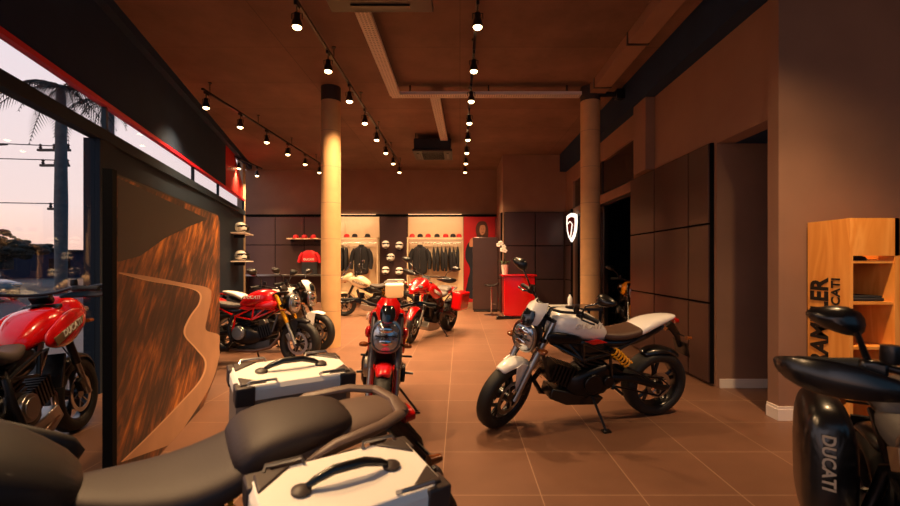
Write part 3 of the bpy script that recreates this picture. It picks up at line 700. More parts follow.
MB().prism([(-.065, -.06), (-.075, -.11), (-.05, -.14), (0, -.145), (.05, -.14), (.075, -.11), (.065, -.06)], lambda u, v, d: (u, v, .003 + d), .006).build('brim', cloth, t)
t = empty('folded_shirt', 'dark folded shirt on the middle board of the plywood shelf', 'shirt', (3.29, 3.68, 1.102))
MB().b2((-.13, -.14, 0), (.13, .12, .03)).build('fold', cloth, t, bevel=.012); MB().b2((-.12, -.13, .03), (.12, .11, .045)).build('upper_fold', cloth, t, bevel=.007)

# ------------------------------------------------------------------ motorcycles (local: x forward, y left, z up)
def wheel(name, cx, w, root, M, rimmat, disc=(1, -1), r=.31, spokes=5, rimstripe=None):
    o_ = V((cx, 0, r))
    hw_ = w / 2; prof = []
    for k in range(14):
        a = 2 * PI * k / 14; c, s_ = math.cos(a), math.sin(a)
        prof.append((r - .052 + .052 * math.copysign(abs(c) ** .85, c), hw_ * math.copysign(abs(s_) ** .75, s_)))
    T = MB(M); T.lathe(prof, o_, (0, 1, 0), 40, closed=True); tire = T.build(name, rubber, root)
    m = MB(M); rr = r - .095
    m.lathe([(rr + .015, -hw_ * .72), (rr + .015, hw_ * .72), (rr, hw_ * .72), (rr - .012, hw_ * .5), (rr - .012, -hw_ * .5), (rr, -hw_ * .72)], o_, (0, 1, 0), 36, closed=True)
    m.cyl(o_ + V((0, -hw_ * .9, 0)), o_ + V((0, hw_ * .9, 0)), .045, 18)
    for k in range(spokes):
        a = 2 * PI * k / spokes + .3
        for da in (-.17, .17):
            m.tube([o_ + V((.03 * math.cos(a), 0, .03 * math.sin(a))), o_ + V((.11 * math.cos(a + da * .35), 0, .11 * math.sin(a + da * .35))), o_ + V((rr * math.cos(a + da), 0, rr * math.sin(a + da)))], [.02, .015, .012], 6, flat=1.3)
    rim = m.build('rim', rimmat, tire)
    if rimstripe:
        m = MB(M)
        for s_ in (-1, 1): m.lathe([(rr + .012, s_ * hw_ * .74), (rr + .020, s_ * hw_ * .74), (rr + .020, s_ * hw_ * .70), (rr + .012, s_ * hw_ * .70)], o_, (0, 1, 0), 36, closed=True)
        m.build('rim_stripe', rimstripe, tire)
    for s_ in disc:
        m = MB(M); y = s_ * (hw_ * .72 + .012); dr = .155 if len(disc) == 2 else .12
        m.lathe([(dr, -.0025), (dr, .0025), (dr - .035, .0025), (dr - .035, -.0025)], o_ + V((0, y, 0)), (0, 1, 0), 32, closed=True)
        for k in range(6):
            a = k * PI / 3; m.tube([o_ + V((.045 * math.cos(a), y, .045 * math.sin(a))), o_ + V(((dr - .034) * math.cos(a + .2), y, (dr - .034) * math.sin(a + .2)))], .006, 5)
        m.build('brake_disc', alu, tire)
    return tire

def arc_fender(M, cx, w, r, a0, a1, name, mt, root, r0=.31, drop=.03):
    m = MB(M); rings = []; n = 12
    for i in range(n + 1):
        f = i / n; a = R(a0 + (a1 - a0) * f); taper = .62 + .38 * math.sin(PI * min(max(f, .04), .96))
        hw_ = w / 2 * taper; ring = []
        prof = [(-1, -drop), (-.85, -.004), (-.4, .012), (.4, .012), (.85, -.004), (1, -drop)]
        for (yy, dz) in prof: ring.append(V((cx + (r + dz) * math.cos(a), yy * hw_, r0 + (r + dz) * math.sin(a))))
        for (yy, dz) in prof[::-1]: ring.append(V((cx + (r + dz - .006) * math.cos(a), yy * hw_ * .95, r0 + (r + dz - .006) * math.sin(a))))
        rings.append(ring)
    return m.loft(rings).build(name, mt, root, sub=1)

def spring(M, a, b, r, turns, wire, name, mt, root):
    a = V(a); b = V(b); d = (b - a).normalized(); u = d.orthogonal().normalized(); w_ = d.cross(u); L = (b - a).length; pts = []
    for i in range(turns * 10 + 1):
        t_ = i / (turns * 10); an = 2 * PI * turns * t_; pts.append(a + d * L * t_ + (u * math.cos(an) + w_ * math.sin(an)) * r)
    return MB(M).tube(pts, wire, 6).build(name, mt, root)

def motorcycle(name, label, loc, yaw, body, frame, fork, style='naked', seat=seatm, tailc=None, steer=0, lean=0, fender=None,
               cases=None, rimm=None, stripe=None, stand=True, rack=False, flys=None, mirrors=True, group=None, bars=True, screen=True, boxes_detail=False, textc=letterw, spr=None, exh=None, guards=True, mir=(.16, 0), mk=1.0, barz=0, rail=None):
    adv = style == 'adv'
    wb = .80 if adv else .74
    t = empty(name, label, 'motorcycle', loc, yaw, group, 0)
    t.rotation_mode = 'XYZ'
    M = Matrix.Rotation(R(lean), 4, 'X')             # lean about the contact line
    fa = V((wb, 0, .31)); top = V((wb - (.335 if not adv else .36), 0, 1.0 if not adv else 1.08))
    axd = (top - V((wb - .04, 0, .31))).normalized()
    F_ = M @ (Matrix.Translation(top) @ Matrix.Rotation(R(steer), 4, axd) @ Matrix.Translation(-top))
    rimm = rimm or darkmetal; fender = fender or body; tailc = tailc or body; exh = exh or darkmetal
    wheel('front_wheel', wb, .12, t, F_, rimm, (1, -1), rimstripe=stripe)
    wheel('rear_wheel', -wb + .01, .18, t, M, rimm, (1,), rimstripe=stripe)
    # front end
    fd = (top - fa).normalized()
    for s_ in (-1, 1):
        y = s_ * .105; a_ = fa + V((0, y, 0)); mid = fa + fd * .34 + V((0, y, 0)); e_ = fa + fd * .735 + V((0, y, 0))
        if fork == 'up':
            pass
        leg = MB(F_).tube([mid - fd * .03, mid, e_], [.030, .029, .027], 14).build('fork_leg', fork, t)
        MB(F_).tube([a_, a_ + fd * .08, mid], [.028, .022, .022], 12).build('fork_slider', alu if fork is not alu else alu, leg)
        MB(F_).box(a_ + V((-.1, -s_ * .005, .09)), (.06, .045, .11), Euler((0, -.5, 0))).build('brake_caliper', darkmetal if fork is not gold else alu, leg, bevel=.01)
        MB(F_).tube([a_ + V((-.1, 0, .14)), a_ + V((-.14, -s_ * .03, .32)), fa + fd * .62 + V((-.06, s_ * .05, 0)), top + V((.02, s_ * .1, 0))], .005, 6).build('brake_hose', rubber, leg)
    MB(F_).box(top + V((.02, 0, -.02)), (.10, .25, .03), Euler((0, -.42, 0))).box(top - fd * .2 + V((.02, 0, 0)), (.10, .26, .035), Euler((0, -.42, 0))).cyl(top - fd * .25 + V((-.04, 0, 0)), top + V((-.04, 0, .0)), .03, 14).build('triple_clamp', darkmetal, t, bevel=.008)
    arc_fender(F_, wb, .155, .335, 62 if not adv else 25, 150, 'front_fender', fender, t)
    if not adv:
        m = MB(F_)
        for s_ in (-1, 1): m.prism([(wb - .05, .64), (wb - .13, .60), (wb - .11, .40), (wb - .04, .36), (wb - .01, .45), (wb + .02, .62)], lambda u, v, d, s_=s_: (u, s_ * (.072 + d), v), .006)
        m.build('fender_side', fender, t)
    hx = wb - (.12 if not adv else .02); hz = .85 if not adv else 1.0
    # headlight
    if not adv:
        sq = lambda r_, x, k=1.12: [V((hx + x, 1.12 * r_ * math.copysign(abs(math.cos(a)) ** .8, math.cos(a)), hz - x * .15 + 1.12 * r_ * k * math.copysign(abs(math.sin(a)) ** .8, math.sin(a)))) for a in [2 * PI * j / 24 for j in range(24)]]
        hd = MB(F_).loft([sq(.045, -.13), sq(.085, -.09), sq(.102, -.02), sq(.104, .02), sq(.096, .03)]).build('headlight', darkmetal, t)
        MB(F_).loft([sq(.105, .018), sq(.107, .03), sq(.104, .038), sq(.095, .04), sq(.094, .02)]).build('rim_ring', alu, hd)
        MB(F_).loft([sq(.094, .03), sq(.085, .048), sq(.05, .062), sq(.01, .066)]).build('lens', lensm, hd)
        m = MB(F_)
        for a_, b_ in ((0, .05), (0, -.045)): m.ell((hx + .05, a_, hz + b_), (.022, .062, .032), 18, 8)
        m.build('reflector', chrome, hd)
        MB(F_).box((hx + .062, 0, hz + .002), (.02, .17, .010)).cyl((hx + .06, 0, hz + .002), (hx + .078, 0, hz + .002), .016, 14).build('light_bar', darkmetal, hd, bevel=.003)
        if flys:
            m = MB(F_); rings = []
            for (x, z, w_) in [(hx + .03, hz + .10, .07), (hx + .02, hz + .17, .095), (hx - .03, hz + .24, .095), (hx - .08, hz + .285, .06)]:
                rings.append([V((x + .03 * math.cos(a) - .06 * abs(math.sin(a)) ** 2, w_ * math.sin(a), z)) for a in [(-1.3 + 2.6 * j / 10) for j in range(11)]] + [V((x - .008 + .03 * math.cos(a) - .06 * abs(math.sin(a)) ** 2, w_ * .96 * math.sin(a), z)) for a in [(1.3 - 2.6 * j / 10) for j in range(11)]])
            f_ = m.loft(rings).build('flyscreen', flys, t)
            m = MB(F_); rw = [(.115, .045), (.14, .056), (.17, .06), (.20, .056), (.235, .04)]
            sx_ = lambda u, v, o: hx + .079 + o - 3.6 * max(v - .12, 0) ** 2 - u * u * 8.5
            m.loft([[V((sx_(w2 * q / 4, v, .0), w2 * q / 4, hz + v)) for q in range(-4, 5)] + [V((sx_(w2 * q / 4, v, -.012), w2 * q / 4, hz + v)) for q in range(4, -5, -1)] for v, w2 in rw]); m.build('screen_insert', smoke, f_)
    else:
        # beak / nose fairing with twin headlights
        hd = MB(F_ if False else M).body([(hx - .22, hz + .03, .17, .13), (hx - .1, hz + .03, .17, .12), (hx + .03, hz, .14, .09), (hx + .13, hz - .04, .09, .05), (hx + .22, hz - .07, .04, .02)], 2.6).build('nose_fairing', body, t, sub=1)
        for s_ in (-1, 1): MB(M).ell((hx + .05, s_ * .085, hz + .015), (.07, .055, .03), 16, 8).build('headlight', lensm, hd)
        MB(M).body([(hx + .0, hz - .09, .09, .03), (hx + .12, hz - .10, .065, .02), (hx + .26, hz - .105, .02, .008)], 2.4).build('beak', body, t, sub=1)
        if screen:
            rings = []
            for (x, z, w_) in [(hx + .02, hz + .07, .12), (hx - .07, hz + .2, .15), (hx - .15, hz + .33, .145), (hx - .2, hz + .42, .09)]:
                rings.append([V((x + .05 * math.cos(a), w_ * math.sin(a), z)) for a in [(-1.35 + 2.7 * j / 12) for j in range(13)]] + [V((x - .005 + .05 * math.cos(a), w_ * .98 * math.sin(a), z)) for a in [(1.35 - 2.7 * j / 12) for j in range(13)]])
            MB(M).loft(rings).build('windscreen', smoke, t)
    MB(F_).box(top + V((.05, 0, .055)), (.05, .14, .08), Euler((0, -.7, 0))).build('instrument_display', satin, t, bevel=.01)
    # handlebar, grips, levers, mirrors
    if bars:
        W = .40 if not adv else .46; bz_ = top.z + (.05 if not adv else .09) + barz; bx = top.x - .02
        pts = [V((bx - .13, W, bz_ + .02)), V((bx - .08, W * .62, bz_ + .04)), V((bx - .01, W * .3, bz_ + .01)), V((bx, .05, bz_))]
        full = pts + [V((p.x, -p.y, p.z)) for p in pts[::-1]]
        hb = MB(F_).tube(full, .012, 10).build('handlebar', darkmetal, t)
        for s_ in (-1, 1):
            g_ = V((bx - .13, s_ * W, bz_ + .02)); h_ = V((bx - .098, s_ * W * .70, bz_ + .032))
            MB(F_).tube([g_ + (g_ - h_) * .03, g_, g_ * .5 + h_ * .5, h_], [.018, .019, .018, .022], 12).build('grip', rubber, hb)
            MB(F_).tube([h_ + V((.03, -s_ * .01, -.005)), h_ + V((.07, s_ * .03, -.01)), g_ + V((.06, -s_ * .03, -.012)), g_ + V((.05, 0, -.01))], [.010, .008, .007, .009], 7).build('lever', satin, hb)
            MB(F_).box(h_ + V((.02, -s_ * .02, .0)), (.05, .06, .045)).build('switch_block', satin, hb, bevel=.01)
            if s_ < 0 or adv is False: MB(F_).lathe([(.02, 0), (.024, .01), (.022, .05), (.001, .052)], h_ + V((.05, -s_ * .05, .02)), (0, 0, 1), 14).build('fluid_reservoir', satin, hb)
            if adv and guards:
                rings = []
                for (yy, x, z, hh) in [(W + .065, -.06, .022, .008), (W + .05, .01, .015, .035), (W - .02, .06, .005, .055), (W - .12, .078, -.0, .05), (W - .22, .06, -.015, .022), (W - .30, .02, -.025, .012)]:
                    c_ = V((bx - .06 + x, s_ * yy, bz_ + z)); rings.append([c_ + V((.012 * math.cos(a), 0, hh * math.sin(a))) + V((-.3 * abs(math.sin(a)) * hh * (1), 0, 0)) for a in [2 * PI * j / 12 for j in range(12)]])
                MB(F_).loft(rings).build('hand_guard', satin, hb, sub=1)
            if mirrors:
                mz = (.20 if not adv else .19) + mir[1]
                st = MB(F_).tube([h_ + V((.02, -s_ * .01, .02)), h_ + V((.05, s_ * .02, .10)), h_ + V((.02, s_ * (mir[0] - .04), mz - .03))], [.009, .007, .008], 8).build('mirror', satin, hb)
                c_ = h_ + V((.015, s_ * mir[0], mz))
                rings = []
                for x, k_ in ((.055, .25), (.04, .7), (.015, .98), (-.005, 1), (-.008, .94)):
                    rings.append([c_ + V((x, .085 * mk * k_ * math.copysign(abs(math.cos(a)) ** .9, math.cos(a)), .048 * mk * k_ * (1 - .4 * s_ * math.cos(a)) * math.copysign(abs(math.sin(a)) ** .9, math.sin(a)) + s_ * .012 * math.cos(a) * k_)) for a in [2 * PI * j / 20 for j in range(20)]])
                mh = MB(F_).loft(rings).build('mirror_head', satin, st)
                # sub-part glass joined under handlebar>mirror would be too deep; keep it on the mirror
                mh.parent = st if False else hb
                MB(F_).loft([[c_ + V((-.0085 - d_, .077 * mk * math.cos(a), .041 * mk * (1 - .4 * s_ * math.cos(a)) * math.sin(a) + s_ * .011 * math.cos(a))) for a in [2 * PI * j / 20 for j in range(20)]] for d_ in (0, .001)]).build('mirror_glass', mirr, hb)
    # indicators
    for s_ in (-1, 1):
        c_ = V((hx - .03, s_ * .19, hz - .08)); i_ = MB(F_).tube([V((hx - .05, s_ * .09, hz - .06)), c_ - V((0, s_ * .05, 0))], .008, 6).build('front_indicator', satin, t)
        MB(F_).body([(c_.x - .03, c_.z, .03, .014), (c_.x + .02, c_.z, .036, .018), (c_.x + .035, c_.z, .02, .01)], 2.5, 14, c_.y - s_ * .02).build('indicator_lens', amber, i_)
    # tank, seat, tail
    if not adv:
        tk = MB(M).body([(.415, .88, .05, .04), (.37, .915, .115, .085), (.27, .925, .165, .12), (.13, .91, .18, .135, 2.3), (.0, .875, .15, .12), (-.1, .835, .11, .085), (-.17, .80, .08, .05)], 2.5).build('fuel_tank', body, t, sub=1)
        MB(M).lathe([(.045, 0), (.043, .008), (.03, .012), (.001, .012)], (.18, 0, 1.042), (-.05, 0, 1), 20).build('filler_cap', darkmetal, tk)
        for s_ in (-1, 1):
            MB(M).body([(.46, .84, .012, .03), (.40, .835, .028, .055), (.27, .82, .032, .05), (.12, .80, .02, .03)], 2.3, 14, s_ * .155).build('tank_scoop', body if body is not whitep else darkmetal, tk, sub=1)
            MB(M).prism([(-.02, .80), (.13, .775), (.06, .745), (-.12, .765)], lambda u, v, d: (u, s_ * (.125 + d), v), .02).build('side_panel', redp if body is whitep else body, t, bevel=.004)
            Mt = M @ (frame_mat((.10, s_ * .1825, .925), (-s_, 0, 0), (0, -s_ * .0, 1)))
            text('tank_lettering', 'DUCATI', .065, Mt, textc, tk, .02, .002, shear=.2)
        MB(M).body([(-.04, .825, .07, .025), (-.13, .80, .11, .04), (-.28, .795, .145, .045), (-.42, .82, .145, .045), (-.5, .845, .13, .04), (-.56, .86, .10, .02)], 2.8).build('seat', seat, t, sub=1)
        MB(M).body([(-.40, .80, .14, .03), (-.48, .845, .14, .055), (-.58, .885, .13, .055), (-.70, .915, .10, .045), (-.82, .935, .06, .028), (-.88, .94, .03, .012)], 2.5).build('tail_cowl', tailc, t, sub=1)
        MB(M).body([(-.05, .745, .09, .035), (-.3, .72, .13, .05), (-.55, .79, .12, .035), (-.78, .87, .06, .02)], 3).build('subframe_cover', satin, t, sub=1)
        tl = V((-.88, 0, .90))
    else:
        tk = MB(M).body([(.60, .93, .09, .06), (.53, .95, .16, .11), (.43, .96, .19, .13), (.30, .93, .17, .125), (.19, .88, .12, .10), (.10, .83, .09, .06)], 2.6).build('fuel_tank', body, t, sub=1)
        MB(M).lathe([(.05, 0), (.048, .01), (.03, .015), (.001, .015)], (.42, 0, 1.088), (-.05, 0, 1), 20).build('filler_cap', darkmetal, tk)
        for s_ in (-1, 1):
            MB(M).body([(.66, .97, .02, .04), (.56, .95, .035, .11), (.40, .90, .035, .14), (.24, .86, .028, .09), (.12, .85, .015, .04)], 2.4, 16, s_ * .19).build('side_fairing', body, t, sub=1)
            MB(M).prism([(.16, .86), (.56, .985), (.55, .925), (.20, .80)], lambda u, v, d: (u, s_ * (.222 + d), v), .006).build('air_duct', goldpanel, t, bevel=.002)
            Mt = M @ frame_mat((.40, s_ * .2295, .905), (-s_, 0, -s_ * .31), (-.31, 0, 1))
            text('fairing_lettering', 'DUCATI', .07, Mt, textc, t, .02, .002)
        MB(M).body([(.17, .83, .06, .03), (.10, .81, .09, .045), (-.02, .785, .135, .05), (-.14, .79, .16, .05), (-.24, .82, .165, .055), (-.32, .86, .15, .04)], 2.8).build('seat', seat, t, sub=1)
        MB(M).body([(-.22, .84, .14, .05), (-.27, .88, .155, .06), (-.38, .90, .155, .055), (-.50, .905, .135, .05), (-.57, .905, .105, .04), (-.60, .90, .07, .02)], 2.8).build('passenger_seat', seat, t, sub=1)
        MB(M).body([(-.30, .82, .13, .04), (-.5, .86, .14, .05), (-.70, .885, .115, .04), (-.78, .89, .08, .028), (-.83, .885, .04, .012)], 2.8).build('tail_cowl', tailc, t, sub=1)
        m = MB(M)
        for s_ in (-1, 1): m.tube([(-.42, s_ * .165, .86), (-.50, s_ * .18, .905), (-.66, s_ * .16, .92), (-.75, s_ * .11, .92)], [.014, .02, .022, .022], 10, flat=.6)
        m.tube([(-.75, -.11, .92), (-.775, 0, .92), (-.75, .11, .92)], .022, 10, flat=.6); m.build('grab_rail', rail or casecap, t)
        tl = V((-.83, 0, .86))
    MB(M).body([(tl.x - .015, tl.z, .05, .02), (tl.x + .03, tl.z, .06, .022)], 3, 14).build('tail_light', redlens, t)
    m = MB(M); m.tube([tl + V((.05, 0, -.03)), tl + V((-.05, 0, -.14)), tl + V((-.10, 0, -.26))], [.02, .016, .012], 8, flat=2); m.box(tl + V((-.115, 0, -.27)), (.01, .18, .14), Euler((0, .35, 0)))
    pb = m.build('plate_holder', satin, t)
    for s_ in (-1, 1):
        c_ = tl + V((-.05, s_ * .12, -.13)); i_ = MB(M).tube([tl + V((-.05, 0, -.13)), c_], .007, 6).build('rear_indicator', satin, t)
        MB(M).body([(c_.x - .03, c_.z, .014, .014), (c_.x + .02, c_.z, .022, .018)], 2.5, 12, c_.y + s_ * .02).build('indicator_lens', amber, i_)
    # frame trellis
    m = MB(M); zt = .88 if not adv else .90
    for s_ in (-1, 1):
        A = V((top.x - .06, s_ * .05, zt)); B = V((.12, s_ * .155, .78)); C_ = V((-.16, s_ * .13, .66)); D_ = V((-.2, s_ * .12, .45)); E_ = V((top.x - .03, s_ * .05, .76)); G_ = V((.1, s_ * .15, .62))
        for a_, b_ in ((A, B), (B, C_), (E_, G_), (G_, C_), (A, G_), (E_, B), (B, G_), (C_, D_), (C_, V((-.5, s_ * .11, .80)))): m.tube([a_, b_], .0135, 8)
    m.build('trellis_frame', frame, t)
    MB(M).body([(.30, .74, .05, .05), (.2, .72, .10, .10), (.02, .70, .12, .11), (-.14, .66, .11, .10), (-.24, .62, .06, .06)], 3, 16).build('airbox', satin, t, sub=1)
    # engine: V-twin with cases, clutch and exhaust
    en = MB(M).body([(-.22, .43, .10, .09), (-.14, .43, .15, .15), (.02, .40, .155, .14), (.14, .38, .13, .10), (.2, .38, .08, .07)], 4, 20).build('engine', darkmetal, t)
    cyl_ = MB(M)
    for k in range(7):                               # fins of the two cylinders at ninety degrees
        d1 = V((.94, 0, .34)); p_ = V((.14, 0, .43)) + d1 * (.035 * k); cyl_.box(p_, (.018, .2, .17), Euler((0, -.34, 0)))
        d2 = V((-.30, 0, .95)); p_ = V((-.02, 0, .52)) + d2 * (.035 * k); cyl_.box(p_, (.17, .2, .018), Euler((0, -.30, 0)))
    cyl_.build('cylinder_fins', darkmetal, en, smooth=False)
    MB(M).cyl((-.07, -.15, .44), (-.07, -.19, .44), .095, 28).cyl((-.07, -.19, .44), (-.07, -.2, .44), .07, 28).build('clutch_cover', alu, en, bevel=.008)
    MB(M).cyl((.0, .15, .41), (.0, .185, .41), .085, 28).cyl((-.15, .14, .42), (-.15, .175, .42), .05, 20).build('alternator_cover', darkmetal, en, bevel=.008)
    m = MB(M); m.box((.43, 0, .58), (.03, .27, .26), Euler((0, .3, 0))); rd = m.build('radiator', satin, t, bevel=.006)
    m = MB(M)
    for k in range(12): m.box((.452 + .008, 0, .48 + k * .018), (.004, .24, .004), Euler((0, .3, 0)))
    m.build('radiator_fins', darkmetal, rd, smooth=False)
    MB(M).tube([(.42, 0, .50), (.46, -.04, .40), (.36, -.1, .25), (.15, -.13, .2), (-.1, -.14, .2), (-.25, -.13, .22)], .023, 12).build('exhaust_header', darkmetal if body is not redp else mat('heat_tinted_steel', (120, 96, 84), .3, .9), t)
    MB(M).tube([(-.1, -.06, .72), (-.2, -.14, .66), (-.22, -.18, .5), (-.16, -.19, .33), (-.22, -.18, .24)], .023, 12).build('exhaust_header', darkmetal, t)
    if not adv: MB(M).tube([(-.22, -.15, .22), (-.3, -.16, .23), (-.36, -.175, .26), (-.6, -.2, .36), (-.68, -.21, .39)], [.03, .045, .058, .058, .046], 16, flat=1.25).build('silencer', exh, t)
    else: MB(M).tube([(-.22, -.13, .22), (-.3, -.17, .3), (-.42, -.19, .42), (-.7, -.21, .56), (-.76, -.21, .58)], [.03, .045, .06, .06, .045], 16, flat=1.2).build('silencer', alu, t)
    if adv: MB(M).prism([(.36, .34), (.42, .24), (.26, .15), (-.1, .14), (-.2, .2), (-.1, .26), (.2, .3)], lambda u, v, d: (u, -.12 + d, v), .24).build('skid_plate', alu, t, bevel=.01)
    else: MB(M).prism([(.34, .36), (.36, .27), (.2, .2), (-.1, .18), (-.16, .24), (.1, .30)], lambda u, v, d: (u, -.10 + d, v), .20).build('belly_pan', satin, t, bevel=.01)
    # swingarm, shock, chain, hugger, pegs
    ra = V((-wb + .01, 0, .31)); m = MB(M)
    for s_ in (-1, 1): m.tube([V((-.2, s_ * .10, .44)), V((-.4, s_ * .13, .42)), ra + V((.0, s_ * .13, 0)), ra + V((-.05, s_ * .13, 0))], [.03, .035, .028, .02], 8, flat=1.0)
    m.cyl(ra + V((0, -.14, 0)), ra + V((0, .14, 0)), .02, 12); m.box((-.3, 0, .43), (.08, .22, .06)); m.build('swingarm', darkmetal, t)
    MB(M).tube([(-.18, .12, .49), ra + V((.02, .115, .085)), ra + V((-.085, .115, 0)), ra + V((.02, .115, -.085)), (-.18, .12, .37)], .009, 6).build('chain', darkmetal, t)
    MB(M).cyl((-.34, .11, .56) if not adv else (-.3, .06, .5), (-.16, .13, .70) if not adv else (-.18, .06, .75), .02, 12).build('shock_damper', darkmetal, t)
    spring(M, (-.35, .13, .55) if not adv else (-.29, .06, .52), (-.18, .145, .69) if not adv else (-.19, .06, .73), .036, 6, .0085, 'shock_spring', spr or springm, t)
    arc_fender(M, -wb + .01, .19, .34, 60, 130, 'rear_hugger', satin, t)
    for s_ in (-1, 1):
        MB(M).tube([(-.22, s_ * .13, .36), (-.22, s_ * .27, .35)], .012, 8).tube([(-.22, s_ * .13, .4), (-.2, s_ * .15, .34)], .014, 8).build('foot_peg', satin, t)
        MB(M).tube([(-.28, s_ * .12, .55), (-.48, s_ * .16, .46), (-.48, s_ * .26, .46)], .011, 8).build('passenger_peg', satin, t)
    if stand:
        zg = .3 + 0; foot = (M.inverted() @ V((-.06, .33, .012))) if lean < 0 else V((-.06, .25, .05))
        MB(M).tube([(-.02, .11, .30), foot], .011, 8).box(foot, (.07, .05, .012)).build('side_stand', satin, t)
    return t, M, F_

def pannier(parent, M, s_, c, dims, lid, shell, detail=True, top=None):
    """hard case. c = centre of its bottom in bike coordinates, s_ = side"""
    L, W, H = dims; x, y, z = c
    def octo(hx_, hy_, z_, ch, tp=0): return [V((x + a, y + b, z_)) for a, b in ((-hx_ + ch, -hy_), (hx_ - ch, -hy_), (hx_, -hy_ + ch), (hx_, hy_ - ch), (hx_ - ch, hy_), (-hx_ + ch, hy_), (-hx_, hy_ - ch), (-hx_, -hy_ + ch))]
    p = MB(M).loft([octo(L / 2 - .03, W / 2 - .015, z, .03), octo(L / 2, W / 2, z + .04, .03), octo(L / 2, W / 2, z + H - .06, .03)]).build('pannier', shell, parent, ang=25)
    MB(M).loft([octo(L / 2 + .004, W / 2 + .004, z + H - .058, .03), octo(L / 2 + .004, W / 2 + .004, z + H - .02, .03), octo(L / 2 - .008, W / 2 - .008, z + H, .03)]).build('lid', lid, p, ang=25, bevel=.003)
    if not detail: return p
    zt = z + H
    for a in (-1, 1):
        for b in (-1, 1):
            tri = [(a * (L / 2 - .012), b * (W / 2 - .012)), (a * (L / 2 - .012), b * (W / 2 - .095)), (a * (L / 2 - .105), b * (W / 2 - .012))]
            if a * b < 0: tri = tri[::-1]
            m = MB(M); m.prism(tri, lambda u, v, d: (x + u, y + v, zt - .006 + d), .012)
            m.b2((x + a * (L / 2 - .06), y + b * (W / 2 - .06), zt - .075), (x + a * (L / 2 + .008), y + b * (W / 2 + .008), zt - .002))
            m.build('corner_cap', casecap, p, bevel=.008)
    hd = MB(M).tube([(x - .105, y, zt + .012), (x - .085, y + .0, zt + .022), (x - .04, y, zt + .036), (x + .04, y, zt + .036), (x + .085, y, zt + .022), (x + .105, y, zt + .012)], [.008, .011, .013, .013, .011, .008], 10).build('handle', satin, p)
    for a in (-1, 1): MB(M).lathe([(.024, 0), (.024, .008), (.014, .014), (.001, .015)], (x + a * .118, y, zt), (0, 0, 1), 20).build('handle_mount', casecap, p)
    for b in (-1, 1):
        for a in (-1, 1):
            xx = x + a * L * .30; yy = y + b * (W / 2 + .012)
            MB(M).tube([(xx - .05, yy - b * .03, zt + .004), (xx - .045, yy - b * .016, zt + .014), (xx + .045, yy - b * .016, zt + .014), (xx + .05, yy - b * .03, zt + .004)], .0055, 8).build('lid_loop', alu, p)
            if b == s_:
                MB(M).box((xx, yy, zt - .075), (.035, .012, .06)).build('latch', alu, p, bevel=.004)
    return p

# placements -----------------------------------------------------------
def at(x, y): return (x, y, 0)
# white naked bike
motorcycle('motorcycle', 'white naked motorcycle with brown seat, alone on the right of the aisle', at(1.08, 3.97), R(180 + 14), whitep, satin, alu, seat=seatb, steer=32, lean=-9, flys=whitep, fender=whitep, rimm=satin)
# red naked bike facing the viewer
motorcycle('motorcycle', 'red naked motorcycle seen head-on in the centre', at(-.72, 4.04), R(-82), redp, redp, mat('grey_fork', (120, 118, 120), .3, .8), steer=0, lean=-4, flys=redp, mirrors=False)
# red tourer further back
t_, M_, F_ = motorcycle('motorcycle', 'red touring motorcycle with red panniers, far end of the aisle', at(-.57, 8.45), R(-90 - 22), redp, satin, satin, style='adv', steer=10, lean=-7, screen=False)
for s_ in (-1, 1): pannier(t_, M_, s_, (-.50, s_ * .34, .52), (.46, .2, .36), redp, redp, False)
# white tourer at the back
t_, M_, F_ = motorcycle('motorcycle', 'pale touring motorcycle with beige panniers near the clothes rails', at(-2.25, 11.7), R(180 + 6), mat('pale_sand_paint', (214, 190, 156), .3, coat=.6), satin, satin, style='adv', lean=-6, rack=True)
for s_ in (-1, 1): pannier(t_, M_, s_, (-.52, s_ * .33, .55), (.46, .22, .36), whitep, beigecase, False)
# red and white naked bikes on the left
motorcycle('motorcycle', 'red naked motorcycle with gold forks by the road picture', at(-2.93, 6.12), R(-8), redp, redp, gold, style='naked', steer=-8, lean=-5, rimm=satin, stripe=redp, exh=darkmetal, fender=darkmetal)
motorcycle('motorcycle', 'white naked motorcycle behind the red one with gold forks', at(-3.0, 7.0), R(-6), whitep, satin, satin, steer=-8, lean=-5, flys=whitep, stripe=redp)
# red tourer behind the picture panel
motorcycle('motorcycle', 'red adventure motorcycle by the street window, half hidden behind the picture', at(-3.02, 2.95), math.atan2(1, -.289) , redp, satin, satin, style='adv', lean=-4, screen=False, mirrors=False, fender=satin, rimm=satin)
# yellow bike in the doorway
motorcycle('motorcycle', 'yellow and black motorcycle in the doorway beyond the right cabinets', at(3.35, 8.9), R(-100), yellowp, satin, satin, lean=-4, fender=yellowp)
# foreground tourer
a_ = R(180 + 34)
t_, M_, F_ = motorcycle('motorcycle', 'grey touring motorcycle with two white-lidded panniers, nearest in the foreground', at(-.96, 1.305), a_, mat('dark_grey_paint', (40, 37, 38), .5, coat=.1), satin, satin, seat=seatd, style='adv', lean=-8, screen=False, steer=12, tailc=railm, rail=railm, guards=False, mirrors=False)
for s_ in (-1, 1): pannier(t_, M_, s_, (-.46 if s_ > 0 else -.51, s_ * .41 - .01, .56), (.44, .26, .37), caselid, caseside, True)
